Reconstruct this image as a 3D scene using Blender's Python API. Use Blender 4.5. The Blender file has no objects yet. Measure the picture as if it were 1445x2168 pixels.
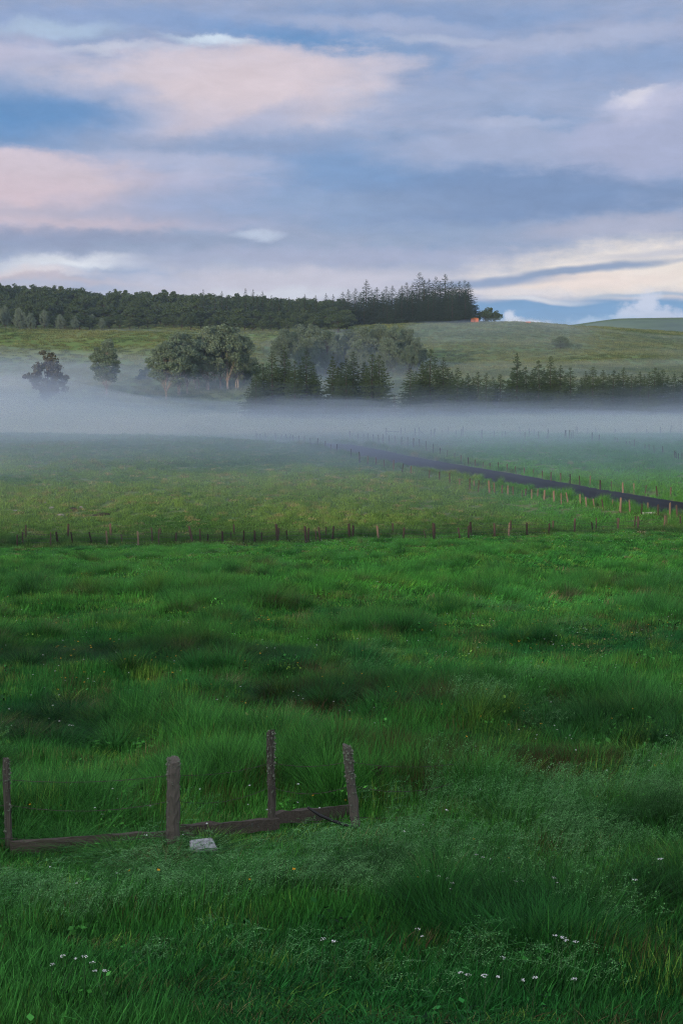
import bpy, bmesh, math, random
import numpy as np
from mathutils import Vector, Matrix, Euler

random.seed(7)
rng = np.random.default_rng(7)
S = bpy.context.scene
COL = S.collection
R = math.radians

# ------------------------------------------------------------------ camera
F = 3011.0                      # focal length in photo pixels (50 mm on a 24x36 frame held upright)
PITCH = math.atan((1084 - 720) / F)
cd = bpy.data.cameras.new('camera')
cam = bpy.data.objects.new('camera', cd)
COL.objects.link(cam)
cd.sensor_fit = 'VERTICAL'
cd.sensor_height = 36.0
cd.sensor_width = 24.0
cd.lens = 50.0
cd.clip_start = 0.1
cd.clip_end = 20000
cam.location = (0, 0, 0)
cam.rotation_euler = (math.pi / 2 - PITCH, 0, 0)
S.camera = cam
CP, SP = math.cos(PITCH), math.sin(PITCH)


def ray(px, py):
    x = (px - 722.5) / F
    y = (1084 - py) / F
    return (x, CP + y * SP, -SP + y * CP)


# ------------------------------------------------------------------ sun and sky
SUN_EL, SUN_AZ = R(6.15), R(180 + 24)       # low sun behind the camera, a little to its left
sdir = Vector((math.sin(SUN_AZ) * math.cos(SUN_EL), math.cos(SUN_AZ) * math.cos(SUN_EL), math.sin(SUN_EL)))
sl = bpy.data.lights.new('sun', 'SUN')
sl.energy = 3.3
sl.angle = R(0.6)
sl.color = (1.0, 0.73, 0.48)
sun = bpy.data.objects.new('sun', sl)
COL.objects.link(sun)
sun.rotation_euler = sdir.to_track_quat('Z', 'Y').to_euler()

S.view_settings.view_transform = 'Standard'
S.view_settings.look = 'None'
S.view_settings.exposure = 0.0
S.view_settings.gamma = 1.0
S.view_settings.use_curve_mapping = False
S.render.film_transparent = False
S.cycles.use_denoising = True
S.cycles.filter_width = 1.15
try:
    S.cycles.denoiser = 'OPENIMAGEDENOISE'
    S.cycles.denoising_input_passes = 'RGB_ALBEDO_NORMAL'
    S.cycles.denoising_prefilter = 'NONE'
    S.cycles.denoising_quality = 'HIGH'
except Exception:
    pass
S.cycles.max_bounces = 6
S.cycles.diffuse_bounces = 2
S.cycles.glossy_bounces = 1
S.cycles.transmission_bounces = 3
S.cycles.transparent_max_bounces = 6
S.cycles.volume_bounces = 3
S.cycles.sample_clamp_indirect = 4


def lin(r, g, b):
    def f(c):
        c /= 255.0
        return c / 12.92 if c <= 0.04045 else ((c + 0.055) / 1.055) ** 2.4
    return (f(r), f(g), f(b))


SKY_STRENGTH = 0.1
world = bpy.data.worlds.new("World")
S.world = world
world.use_nodes = True
wt = world.node_tree
wt.nodes.clear()


def N(tree, t, **kw):
    n = tree.nodes.new(t)
    for k, v in kw.items():
        setattr(n, k, v)
    return n


def M(tree, op, a, b=None, c=None, clamp=False):
    n = tree.nodes.new('ShaderNodeMath')
    n.operation = op
    n.use_clamp = clamp
    for i, v in enumerate((a, b, c)):
        if v is None:
            continue
        if hasattr(v, 'links') or hasattr(v, 'is_linked'):
            tree.links.new(v, n.inputs[i])
        else:
            n.inputs[i].default_value = v
    return n.outputs[0]


def mix_col(tree, fac, a, b):
    n = tree.nodes.new('ShaderNodeMix')
    n.data_type = 'RGBA'
    n.clamp_factor = True
    for s, v in ((n.inputs[0], fac), (n.inputs[6], a), (n.inputs[7], b)):
        if hasattr(v, 'is_linked'):
            tree.links.new(v, s)
        elif isinstance(v, (int, float)):
            s.default_value = v
        else:
            s.default_value = (*v[:3], 1)
    return n.outputs[2]


def build_sky():
    t = wt
    L = t.links.new
    tc = N(t, 'ShaderNodeTexCoord')
    sep = N(t, 'ShaderNodeSeparateXYZ')
    L(tc.outputs['Generated'], sep.inputs[0])
    az = M(t, 'ARCTAN2', sep.outputs[0], sep.outputs[1])
    el = M(t, 'ARCSINE', sep.outputs[2])
    u = M(t, 'MULTIPLY', az, 30.11)        # hundred-pixel units of arc
    v = M(t, 'MULTIPLY', el, 30.11)
    comb = N(t, 'ShaderNodeCombineXYZ')
    L(u, comb.inputs[0]); L(v, comb.inputs[1])

    def noise(scale, stretch, detail=5, rough=0.55, offset=(0, 0, 0), color=False, dist=0.0):
        mp = N(t, 'ShaderNodeMapping')
        mp.inputs['Location'].default_value = offset
        mp.inputs['Scale'].default_value = (scale, scale * stretch, scale)
        L(comb.outputs[0], mp.inputs[0])
        nz = N(t, 'ShaderNodeTexNoise')
        nz.inputs['Scale'].default_value = 1.0
        nz.inputs['Detail'].default_value = detail
        nz.inputs['Roughness'].default_value = rough
        nz.inputs['Distortion'].default_value = dist
        L(mp.outputs[0], nz.inputs['Vector'])
        return nz.outputs['Color' if color else 'Fac']

    # bent coordinates, so that every edge is ragged
    def warp(src, scale, stretch, amp, ampy, off, detail=4):
        nz = noise(scale, stretch, detail, 0.6, off, True)
        sub = N(t, 'ShaderNodeVectorMath', operation='SUBTRACT')
        L(nz, sub.inputs[0]); sub.inputs[1].default_value = (.5, .5, .5)
        mul = N(t, 'ShaderNodeVectorMath', operation='MULTIPLY')
        L(sub.outputs[0], mul.inputs[0]); mul.inputs[1].default_value = (amp, ampy, 0)
        add = N(t, 'ShaderNodeVectorMath', operation='ADD')
        L(src, add.inputs[0]); L(mul.outputs[0], add.inputs[1])
        return add.outputs[0]
    w1 = warp(comb.outputs[0], 0.45, 1.8, 1.1, 0.42, (3, 7, 1), 3)
    w2 = warp(w1, 1.5, 1.5, 0.62, 0.40, (9, 2, 5), 9)
    fine = noise(0.9, 3.2, 7, 0.62, (1, 4, 2))
    streak = noise(0.28, 5.0, 6, 0.6, (5, 1, 7), dist=0.6)

    sky = N(t, 'ShaderNodeTexSky')
    sky.sky_type = 'NISHITA'
    sky.sun_disc = False
    sky.sun_elevation = SUN_EL
    sky.sun_rotation = SUN_AZ
    sky.altitude = 1000
    sky.air_density = 1.0
    sky.dust_density = 1.0
    sky.ozone_density = 2.0

    # cloud deck: colour by height above the horizon
    ramp = N(t, 'ShaderNodeValToRGB')
    cr = ramp.color_ramp
    cr.interpolation = 'EASE'
    stops = [(0.00, (164, 188, 216)), (0.04, (180, 192, 216)), (0.10, (194, 194, 212)), (0.17, (182, 188, 208)), (0.26, (152, 168, 198)),
             (0.36, (146, 164, 198)), (0.55, (146, 166, 202)), (0.78, (150, 166, 202)), (1.0, (154, 168, 198))]
    while len(cr.elements) < len(stops):
        cr.elements.new(0.5)
    for e, (p, c) in zip(cr.elements, stops):
        e.position = p
        e.color = (*lin(*c), 1)
    w2s = N(t, 'ShaderNodeSeparateXYZ'); L(w2, w2s.inputs[0])
    vv = M(t, 'DIVIDE', w2s.outputs[1], 7.2, clamp=True)
    L(vv, ramp.inputs[0])
    k = 1.0 / SKY_STRENGTH
    scale = N(t, 'ShaderNodeVectorMath', operation='SCALE')
    L(ramp.outputs[0], scale.inputs[0]); scale.inputs['Scale'].default_value = k
    # cloud deck covers nearly all of the clear sky
    colr = mix_col(t, 0.93, sky.outputs[0], scale.outputs[0])
    # broad light and dark streaks in the deck
    st = N(t, 'ShaderNodeMapRange', interpolation_type='SMOOTHSTEP')
    L(streak, st.inputs[0]); st.inputs[1].default_value = 0.36; st.inputs[2].default_value = 0.66
    st.inputs[3].default_value = 0.0; st.inputs[4].default_value = 0.50
    colr = mix_col(t, st.outputs[0], colr, [c * k for c in lin(176, 182, 208)])
    st2 = N(t, 'ShaderNodeMapRange', interpolation_type='SMOOTHSTEP')
    L(noise(0.33, 3.0, 5, 0.55, (11, 3, 8)), st2.inputs[0]); st2.inputs[1].default_value = 0.5; st2.inputs[2].default_value = 0.74
    st2.inputs[3].default_value = 0.0; st2.inputs[4].default_value = 0.55
    colr = mix_col(t, st2.outputs[0], colr, [c * k for c in lin(112, 152, 198)])

    def patch(px, py, rx, ry, rot, col, op, inner=0.25, up=1.0, rag=0.35, nz=None, vec=None):
        nonlocal colr
        d = ray(px, py)
        a0 = math.atan2(d[0], d[1]) * 30.11
        e0 = math.asin(d[2] / math.sqrt(sum(q * q for q in d))) * 30.11
        mp = N(t, 'ShaderNodeMapping', vector_type='TEXTURE')
        mp.inputs['Location'].default_value = (a0, e0, 0)
        mp.inputs['Rotation'].default_value = (0, 0, R(rot))
        mp.inputs['Scale'].default_value = (rx / 100, ry / 100, 1)
        L(vec or w2, mp.inputs[0])
        src = mp.outputs[0]
        if up != 1.0:                       # a crisp upper edge and a soft base
            sp = N(t, 'ShaderNodeSeparateXYZ'); L(src, sp.inputs[0])
            y2 = M(t, 'MAXIMUM', M(t, 'MULTIPLY', sp.outputs[1], up), M(t, 'MULTIPLY', sp.outputs[1], -1.0))
            cb = N(t, 'ShaderNodeCombineXYZ'); L(sp.outputs[0], cb.inputs[0]); L(y2, cb.inputs[1])
            src = cb.outputs[0]
        ln = N(t, 'ShaderNodeVectorMath', operation='LENGTH'); L(src, ln.inputs[0])
        dd = M(t, 'ADD', ln.outputs['Value'], M(t, 'MULTIPLY', M(t, 'SUBTRACT', nz or fine, 0.5), rag * 2))
        mr = N(t, 'ShaderNodeMapRange', interpolation_type='SMOOTHSTEP')
        L(dd, mr.inputs[0])
        mr.inputs[1].default_value = inner; mr.inputs[2].default_value = 1.15
        mr.inputs[3].default_value = op; mr.inputs[4].default_value = 0.0
        colr = mix_col(t, mr.outputs[0], colr, [c * k for c in lin(*col)])

    P = patch
    # blue openings
    P(60, 240, 460, 85, 3, (96, 144, 194), 1.0, 0.25)
    P(690, 100, 330, 46, -6, (98, 146, 196), 1.0, 0.25)
    P(820, 40, 620, 50, 0, (122, 154, 200), 0.55, 0.2)
    P(1130, 395, 620, 130, 0, (122, 148, 188), 0.9, 0.2)
    P(640, 350, 420, 80, 0, (124, 158, 202), 0.65, 0.2)
    P(1350, 130, 300, 50, 0, (130, 160, 202), 0.6, 0.2)
    P(250, 38, 480, 34, 0, (134, 162, 206), 0.6, 0.2)
    P(110, 58, 180, 22, 0, (180, 202, 226), 0.7, 0.1, nz=streak)
    P(760, 50, 330, 20, -4, (172, 182, 210), 0.7, 0.1)
    P(930, 88, 200, 12, -4, (178, 188, 212), 0.7, 0.1)
    # big pink lens-shaped cloud
    P(20, 108, 260, 52, 0, (190, 190, 212), 0.85, 0.2, 1.6)
    P(400, 205, 470, 122, 2, (172, 182, 210), 0.95, 0.55, 1.2)
    P(700, 185, 200, 75, 22, (186, 190, 212), 0.9, 0.15)
    P(800, 140, 130, 26, 6, (196, 194, 212), 0.85, 0.1)
    P(470, 168, 370, 100, 2, (204, 198, 212), 1.0, 0.5, 1.2)
    P(470, 255, 230, 48, 12, (204, 196, 210), 0.8, 0.1)
    P(510, 170, 280, 80, 4, (216, 203, 211), 0.95, 0.15)
    P(440, 80, 110, 17, -3, (214, 228, 242), 0.85, 0.1, 1.8)
    P(240, 100, 170, 14, 3, (200, 205, 222), 0.7, 0.1)
    P(60, 240, 330, 58, 0, (98, 144, 194), 0.9, 0.2)
    P(250, 195, 120, 24, 0, (150, 170, 206), 0.5, 0.1)
    # left bank, warm at its heart
    P(40, 395, 520, 114, -2, (182, 182, 206), 0.97, 0.65, 1.45)
    P(390, 335, 260, 52, -4, (180, 186, 212), 0.85, 0.25, 2.2)
    P(30, 388, 300, 104, 0, (206, 194, 205), 0.95, 0.5, 1.4)
    P(30, 330, 180, 30, -6, (212, 200, 212), 0.75, 0.1, 1.8)
    P(90, 420, 200, 60, 0, (212, 193, 203), 0.7, 0.1)
    P(200, 472, 280, 30, 2, (202, 188, 200), 0.85, 0.15, 1.8)
    P(520, 430, 420, 46, 0, (140, 166, 204), 0.6, 0.2)
    P(400, 508, 460, 34, 0, (148, 162, 190), 0.75, 0.2)
    P(60, 520, 260, 22, 0, (144, 156, 184), 0.7, 0.2)
    P(150, 558, 200, 20, 3, (224, 228, 236), 0.95, 0.1, nz=streak)
    P(60, 578, 170, 14, 0, (226, 218, 222), 0.8, 0.1)
    P(110, 592, 260, 12, -4, (196, 182, 190), 0.6, 0.1)
    P(540, 494, 60, 16, 0, (198, 210, 230), 0.75, 0.0, 1.0, 0.6)
    P(400, 305, 330, 26, 0, (136, 156, 190), 0.6, 0.15)
    P(620, 300, 200, 40, 0, (140, 160, 196), 0.6, 0.15)
    P(130, 500, 330, 20, 0, (140, 152, 182), 0.6, 0.15)
    P(260, 455, 420, 24, 0, (160, 168, 194), 0.55, 0.15)
    P(560, 250, 150, 34, 20, (158, 172, 204), 0.55, 0.1)
    # right-hand banks
    P(1090, 300, 320, 60, 2, (164, 176, 206), 0.9, 0.5, 2.4)
    P(1080, 262, 130, 24, 0, (182, 190, 216), 0.7, 0.1, 2.0)
    P(1430, 270, 260, 110, 8, (170, 178, 208), 0.95, 0.55, 1.8)
    P(1380, 210, 150, 46, 10, (196, 198, 222), 0.85, 0.1, 1.8)
    P(1345, 205, 70, 22, 14, (224, 220, 230), 0.8, 0.1, 1.8)
    P(1215, 85, 260, 28, 3, (172, 182, 210), 0.8, 0.2, 1.5)
    P(1060, 205, 330, 30, 0, (158, 174, 206), 0.6, 0.2)
    P(830, 430, 320, 30, 0, (150, 170, 202), 0.6, 0.2)
    P(1080, 420, 420, 46, 0, (124, 148, 186), 0.65, 0.2)
    # pale glow near the horizon
    P(700, 545, 620, 30, 0, (172, 178, 204), 0.7, 0.2)
    P(620, 600, 560, 40, 0, (202, 200, 214), 0.85, 0.25)
    P(560, 632, 420, 20, 0, (214, 218, 228), 0.7, 0.1)
    P(1330, 478, 330, 30, 3, (186, 186, 204), 0.65, 0.2)
    P(1430, 562, 460, 72, 4, (240, 230, 222), 1.0, 0.4)
    P(1250, 595, 230, 26, 3, (240, 224, 216), 0.85, 0.2)
    P(1100, 618, 190, 14, 0, (228, 222, 224), 0.8, 0.2)
    P(1400, 530, 230, 12, 6, (172, 180, 202), 0.6, 0.1, vec=w1, nz=streak)
    P(1190, 576, 330, 13, 7, (138, 158, 190), 0.95, 0.25, vec=w1)
    P(1030, 598, 200, 13, 2, (144, 162, 194), 0.85, 0.2, vec=w1)
    P(1290, 655, 560, 40, 0, (118, 160, 202), 1.0, 0.6, 1.6, vec=w1)
    P(1130, 632, 160, 6, -3, (222, 222, 228), 0.85, 0.1, vec=w1, nz=streak)
    P(1380, 622, 200, 6, 2, (150, 180, 210), 0.7, 0.1, vec=w1)
    # small cumulus heads low on the right
    puff = noise(4.5, 1.2, 6, 0.6, (2, 8, 4))
    P(1382, 640, 30, 34, 0, (206, 213, 232), 0.95, 0.3, 1.0, 0.7, nz=puff)
    P(1395, 668, 66, 22, 0, (200, 209, 230), 0.95, 0.3, 1.0, 0.7, nz=puff)
    P(1345, 664, 34, 22, 0, (200, 210, 230), 0.9, 0.3, 1.0, 0.7, nz=puff)
    P(1300, 676, 85, 16, 0, (176, 200, 226), 0.9, 0.3, 1.0, 0.6, nz=puff)
    P(1120, 686, 60, 14, 0, (204, 213, 231), 1.0, 0.4, 1.0, 0.6, nz=puff)
    P(1088, 676, 22, 16, 0, (212, 219, 234), 0.95, 0.3, 1.0, 0.6, nz=puff)

    # light and dark in the vapour itself
    tx = N(t, 'ShaderNodeMapRange')
    L(noise(1.1, 2.6, 9, 0.62, (6, 3, 9), dist=0.4), tx.inputs[0]); tx.inputs[1].default_value = 0.3; tx.inputs[2].default_value = 0.7
    tx.inputs[3].default_value = 0.94; tx.inputs[4].default_value = 1.06
    s3 = N(t, 'ShaderNodeVectorMath', operation='SCALE')
    L(colr, s3.inputs[0]); L(tx.outputs[0], s3.inputs['Scale'])
    colr = s3.outputs[0]

    # unseen sky behind the camera, boosted and warmed towards the sun as fill light
    dt = N(t, 'ShaderNodeVectorMath', operation='DOT_PRODUCT')
    L(tc.outputs['Generated'], dt.inputs[0]); dt.inputs[1].default_value = sdir
    br = N(t, 'ShaderNodeMapRange', interpolation_type='SMOOTHSTEP')
    L(dt.outputs['Value'], br.inputs[0]); br.inputs[1].default_value = -0.55; br.inputs[2].default_value = 1.0
    br.inputs[3].default_value = 0.0; br.inputs[4].default_value = 1.0
    tintv = mix_col(t, br.outputs[0], (1, 1, 1), (4.2, 3.6, 2.7))
    sc2 = N(t, 'ShaderNodeVectorMath', operation='MULTIPLY')
    L(colr, sc2.inputs[0]); L(tintv, sc2.inputs[1])
    bg = N(t, 'ShaderNodeBackground')
    L(sc2.outputs[0], bg.inputs[0]); bg.inputs[1].default_value = SKY_STRENGTH
    out = N(t, 'ShaderNodeOutputWorld')
    L(bg.outputs[0], out.inputs[0])
    world.cycles.sampling_method = 'MANUAL'
    world.cycles.sample_map_resolution = 512


build_sky()

# ------------------------------------------------------------------ the lie of the land


def hash2(ix, iy, seed):
    h = (ix.astype(np.int64) * 374761393 + iy.astype(np.int64) * 668265263 + seed * 974711) & 0x7fffffff
    h = ((h ^ (h >> 13)) * 1274126177) & 0x7fffffff
    return ((h ^ (h >> 16)) & 0xffff) / 65535.0


def vnoise(x, y, seed=0):
    x = np.asarray(x, float); y = np.asarray(y, float)
    ix = np.floor(x); iy = np.floor(y)
    fx = x - ix; fy = y - iy
    fx = fx * fx * (3 - 2 * fx); fy = fy * fy * (3 - 2 * fy)
    a = hash2(ix, iy, seed); b = hash2(ix + 1, iy, seed); c = hash2(ix, iy + 1, seed); d = hash2(ix + 1, iy + 1, seed)
    return (a * (1 - fx) + b * fx) * (1 - fy) + (c * (1 - fx) + d * fx) * fy


def fbm(x, y, seed=0, oct=4):
    s = 0; a = 1; t = 0
    for i in range(oct):
        s = s + a * vnoise(x * 2 ** i, y * 2 ** i, seed + i * 17); t += a; a *= 0.5
    return s / t * 2 - 1


NEAR = [(-300, -1.2), (-40, -1.5), (0, -1.75), (4, -2.75), (8, -4.2), (12, -5.15), (16, -5.62), (25, -6.6), (40, -8.3), (60, -10.6)]
COLS = [
    (0, [(85, -13.4), (108, -15.8), (118, -16.3), (130, -16.5), (150, -16.15), (180, -15.8), (210, -15.2), (232, -15.4), (262, -17.2), (290, -16), (312, -14.4), (340, -11.5), (370, -7.2), (400, -1.6), (425, 2.5), (440, 3.2), (470, 1.2), (510, 1.5), (560, 6), (620, 11), (700, 15), (760, 14), (900, 0), (1500, -20), (9000, -20)]),
    (200, [(85, -13.4), (108, -15.7), (118, -16.3), (130, -16.5), (150, -16.15), (180, -15.8), (210, -15.3), (232, -15.5), (262, -17.2), (290, -16), (312, -14.2), (340, -11.5), (370, -8.2), (385, -6.5), (405, -2.0), (425, 1.9), (440, 2.8), (470, 1), (510, 1.5), (560, 5), (620, 9.5), (700, 13), (760, 12), (900, 0), (1500, -20), (9000, -20)]),
    (370, [(85, -13.3), (108, -15.6), (118, -16.3), (130, -16.5), (150, -16.2), (180, -15.9), (210, -15.5), (232, -15.7), (262, -17.2), (290, -16), (312, -14.2), (340, -11.2), (370, -7.5), (400, -3), (425, 1.2), (440, 2.2), (470, .2), (510, 1), (560, 4.5), (620, 8.5), (700, 12), (760, 11), (900, 0), (1500, -20), (9000, -20)]),
    (560, [(85, -13.2), (108, -15.5), (118, -16.3), (130, -16.6), (150, -16.3), (180, -16.0), (210, -15.8), (232, -16.0), (262, -17.2), (290, -16.2), (320, -14), (350, -11.2), (390, -7), (425, -2.6), (442, -1.4), (470, -2.2), (520, 1.5), (560, 4.5), (620, 7.5), (700, 9.5), (760, 9), (900, 0), (1500, -20), (9000, -20)]),
    (722, [(85, -13.1), (108, -15.35), (118, -16.2), (130, -16.7), (150, -16.5), (180, -16.2), (210, -16.1), (235, -16.4), (262, -17.0), (290, -16.4), (330, -14.2), (400, -9.6), (450, -5), (520, 1), (580, 5.5), (620, 7.2), (700, 8.5), (760, 7), (900, -5), (1500, -20), (9000, -20)]),
    (900, [(85, -12.9), (108, -15.1), (118, -16.3), (130, -16.9), (150, -16.7), (180, -16.3), (210, -16), (235, -16.3), (262, -16.9), (290, -16.2), (320, -13.6), (350, -11.2), (400, -8.2), (450, -4.6), (520, 1), (580, 6), (610, 7.2), (645, 7.4), (700, 5), (900, -15), (1500, -20), (9000, -20)]),
    (1083, [(85, -12.75), (108, -14.9), (118, -16.4), (130, -17.0), (150, -16.6), (180, -16.2), (212, -15.8), (238, -16.2), (262, -16.9), (290, -16), (320, -13), (350, -10.2), (380, -8.8), (420, -7), (480, -2), (540, 3.4), (590, 6.9), (610, 7.4), (640, 6.5), (750, -5), (1000, -20), (9000, -20)]),
    (1250, [(85, -12.7), (108, -14.8), (118, -16.3), (130, -17.0), (150, -16.3), (180, -16.1), (212, -15.7), (238, -16.1), (262, -16.8), (290, -16), (320, -13), (350, -9.8), (385, -8.2), (430, -6), (500, -1), (570, 3.6), (610, 5.4), (640, 5.3), (750, -6), (1000, -20), (9000, -20)]),
    (1445, [(85, -12.6), (108, -14.65), (118, -16.0), (128, -16.5), (150, -16.1), (180, -16), (212, -15.7), (238, -16.1), (262, -16.8), (290, -16), (320, -13), (360, -9.2), (420, -6.4), (500, -2.6), (580, 1.2), (640, 2.9), (680, 2.4), (800, -8), (1000, -20), (9000, -20)]),
]


def pchip(xs, ys):
    xs = np.array(xs, float); ys = np.array(ys, float)
    h = np.diff(xs); dl = np.diff(ys) / h
    m = np.zeros_like(xs)
    m[0] = dl[0]; m[-1] = dl[-1]
    for i in range(1, len(xs) - 1):
        if dl[i - 1] * dl[i] > 0:
            w1 = 2 * h[i] + h[i - 1]; w2 = h[i] + 2 * h[i - 1]
            m[i] = (w1 + w2) / (w1 / dl[i - 1] + w2 / dl[i])

    def f(x):
        i = np.clip(np.searchsorted(xs, x) - 1, 0, len(xs) - 2)
        t = np.clip((x - xs[i]) / h[i], 0, 1)
        return ys[i] * (1 + 2 * t) * (1 - t) ** 2 + h[i] * m[i] * t * (1 - t) ** 2 + ys[i + 1] * t * t * (3 - 2 * t) + h[i] * m[i + 1] * t * t * (t - 1)
    return f


CF = [(px, pchip(*zip(*(NEAR + prof)))) for px, prof in COLS]

# road centre line: X, Y
ROAD = np.array([(66, 62), (52, 94), (40, 122), (33.2, 137), (25.5, 153), (18.2, 170), (9.0, 190), (2.4, 207), (-1.4, 217), (-7, 226), (-18, 236), (-40, 246), (-90, 258)], float)


def smooth_line(pts, n=12):
    out = []
    P = np.vstack([pts[0] * 2 - pts[1], pts, pts[-1] * 2 - pts[-2]])
    for i in range(1, len(P) - 2):
        for k in range(n):
            t = k / n
            a, b, c, d = P[i - 1], P[i], P[i + 1], P[i + 2]
            out.append(0.5 * ((2 * b) + (c - a) * t + (2 * a - 5 * b + 4 * c - d) * t * t + (3 * b - a - 3 * c + d) * t ** 3))
    out.append(pts[-1])
    return np.array(out)


ROADS = smooth_line(ROAD)
ROAD_Z = np.interp(ROADS[:, 1], [60, 100, 120, 137, 170, 207, 217, 236, 260], [-15.0, -15.85, -16.2, -16.38, -16.28, -16.12, -16.1, -17.0, -17.4])


def road_dist(X, Y):
    X = np.asarray(X, float); Y = np.asarray(Y, float)
    sh = np.broadcast(X, Y).shape
    x = np.broadcast_to(X, sh).ravel(); y = np.broadcast_to(Y, sh).ravel()
    best = np.full(x.shape, 1e9); bz = np.zeros(x.shape)
    m = (y > 50) & (y < 290) & (np.abs(x) < 140)
    xm, ym = x[m], y[m]
    bb = np.full(xm.shape, 1e9); zz = np.zeros(xm.shape)
    for i in range(len(ROADS) - 1):
        a, b = ROADS[i], ROADS[i + 1]
        ab = b - a
        t = np.clip(((xm - a[0]) * ab[0] + (ym - a[1]) * ab[1]) / (ab @ ab), 0, 1)
        d = np.hypot(xm - a[0] - ab[0] * t, ym - a[1] - ab[1] * t)
        w = d < bb
        bb = np.where(w, d, bb); zz = np.where(w, ROAD_Z[i] + (ROAD_Z[i + 1] - ROAD_Z[i]) * t, zz)
    best[m] = bb; bz[m] = zz
    return best.reshape(sh), bz.reshape(sh)


def sstep(a, b, x):
    t = np.clip((x - a) / (b - a), 0, 1)
    return t * t * (3 - 2 * t)


def H(X, Y, rough=True):
    X = np.asarray(X, float); Y = np.asarray(Y, float)
    px = 722.5 + F * X / np.maximum(Y, 60)
    zs = [f(Y) for _, f in CF]
    pxs = [p for p, _ in CF]
    z = zs[0] + 0 * px
    for i in range(len(pxs) - 1):
        t = np.clip((px - pxs[i]) / (pxs[i + 1] - pxs[i]), 0, 1)
        t = 0.5 * t + 0.5 * t * t * (3 - 2 * t)
        z = np.where(px >= pxs[i], zs[i] * (1 - t) + zs[i + 1] * t, z)
    # far hill on the right
    z = z + 44.5 * np.exp(-((Y - 1500) / 330.0) ** 2) * (0.79 * sstep(880, 1190, px) + 0.18 * sstep(1185, 1320, px)) * (0.995 + 0.012 * np.sin(px / 55.0))
    z = z + 10 * np.exp(-((Y - 3200) / 800.0) ** 2)
    if rough:
        far = sstep(100, 420, Y)
        z = z + 0.10 * fbm(X / 1.6, Y / 1.6, 3, 3) * (1 - sstep(60, 130, Y)) * sstep(3, 9, Y)
        z = z + 0.16 * fbm(X / 6.0, Y / 7.0, 5, 3) * sstep(6, 20, Y) * (1 - 0.3 * far)
        z = z + (0.15 + 0.75 * far) * fbm(X / 28.0, Y / 24.0, 9, 4) * sstep(60, 140, Y) * (1 - sstep(900, 1300, Y) * 0.5)
        z = z + 5 * fbm(X / 160., Y / 160., 29, 4) * sstep(1100, 1500, Y) * 0.35
    d, rz = road_dist(X, Y)
    w = 1 - sstep(3.5, 7.5, d)
    z = z * (1 - w) + (rz + 0.06) * w
    return z


def depth_of(Y, z):
    return Y * CP - z * SP


def at(px, Y):
    """The point of the ground seen at photo column px, Y metres out."""
    X = (px - 722.5) / F * Y
    for _ in range(3):
        z = float(H(X, Y))
        X = (px - 722.5) / F * depth_of(Y, z)
    return X, Y, float(H(X, Y))


_YS = np.concatenate([np.arange(6, 120, 0.1), np.arange(120, 400, 0.25), np.arange(400, 900, 1.0)])


def hit(px, py, y0=6.0, y1=900):
    """Where the view line through photo pixel (px, py) first meets the ground."""
    d = ray(px, py)
    Y = _YS[(_YS >= y0) & (_YS <= y1)]
    X = Y * d[0] / d[1]; Zr = Y * d[2] / d[1]
    h = H(X, Y)
    b = np.nonzero(Zr <= h)[0]
    i = b[0] if len(b) else len(Y) - 1
    return float(X[i]), float(Y[i]), float(h[i])


# ------------------------------------------------------------------ helpers
def mesh(name, verts, faces, smooth=False):
    me = bpy.data.meshes.new(name)
    me.from_pydata([tuple(v) for v in verts], [], [tuple(f) for f in faces])
    if smooth:
        me.polygons.foreach_set('use_smooth', [True] * len(me.polygons))
    me.update()
    return me


def mesh_np(name, V, Q, smooth=False):
    """V (n,3) float, Q (m,k) int"""
    me = bpy.data.meshes.new(name)
    V = np.asarray(V, np.float32); Q = np.asarray(Q, np.int32)
    k = Q.shape[1]
    me.vertices.add(len(V)); me.vertices.foreach_set('co', V.ravel())
    me.loops.add(Q.size); me.loops.foreach_set('vertex_index', Q.ravel())
    me.polygons.add(len(Q)); me.polygons.foreach_set('loop_start', np.arange(0, Q.size, k, dtype=np.int32))
    me.update(calc_edges=True)
    if smooth:
        me.polygons.foreach_set('use_smooth', np.ones(len(Q), bool))
    return me


def link(name, me, mat=None, parent=None, loc=None):
    o = bpy.data.objects.new(name, me)
    COL.objects.link(o)
    if mat and not me.materials:
        me.materials.append(mat)
    if parent:
        o.parent = parent
    if loc is not None:
        o.location = loc
    return o


def tag(o, label=None, cat=None, group=None, kind=None):
    if label: o['label'] = label
    if cat: o['category'] = cat
    if group: o['group'] = group
    if kind: o['kind'] = kind
    return o


def thing(name, label, cat, loc, rz=0.0, group=None):
    o = bpy.data.objects.new(name, None)
    o.empty_display_size = 0.3
    COL.objects.link(o)
    o.location = loc
    o.rotation_euler = (0, 0, rz)
    return tag(o, label, cat, group)


# ------------------------------------------------------------------ materials
def material(name):
    m = bpy.data.materials.new(name)
    m.use_nodes = True
    m.node_tree.nodes.clear()
    return m, m.node_tree


def out_surface(t, sh):
    o = N(t, 'ShaderNodeOutputMaterial')
    t.links.new(sh, o.inputs['Surface'])
    return o


def tex_noise(t, scale, detail=4, rough=0.55, vec=None, stretch=None, coord='Object'):
    nz = N(t, 'ShaderNodeTexNoise')
    nz.inputs['Scale'].default_value = scale
    nz.inputs['Detail'].default_value = detail
    nz.inputs['Roughness'].default_value = rough
    tc = N(t, 'ShaderNodeTexCoord')
    src = tc.outputs[coord]
    if stretch:
        mp = N(t, 'ShaderNodeMapping')
        mp.inputs['Scale'].default_value = stretch
        t.links.new(src, mp.inputs[0]); src = mp.outputs[0]
    t.links.new(src, nz.inputs['Vector'])
    return nz.outputs['Fac']


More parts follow.
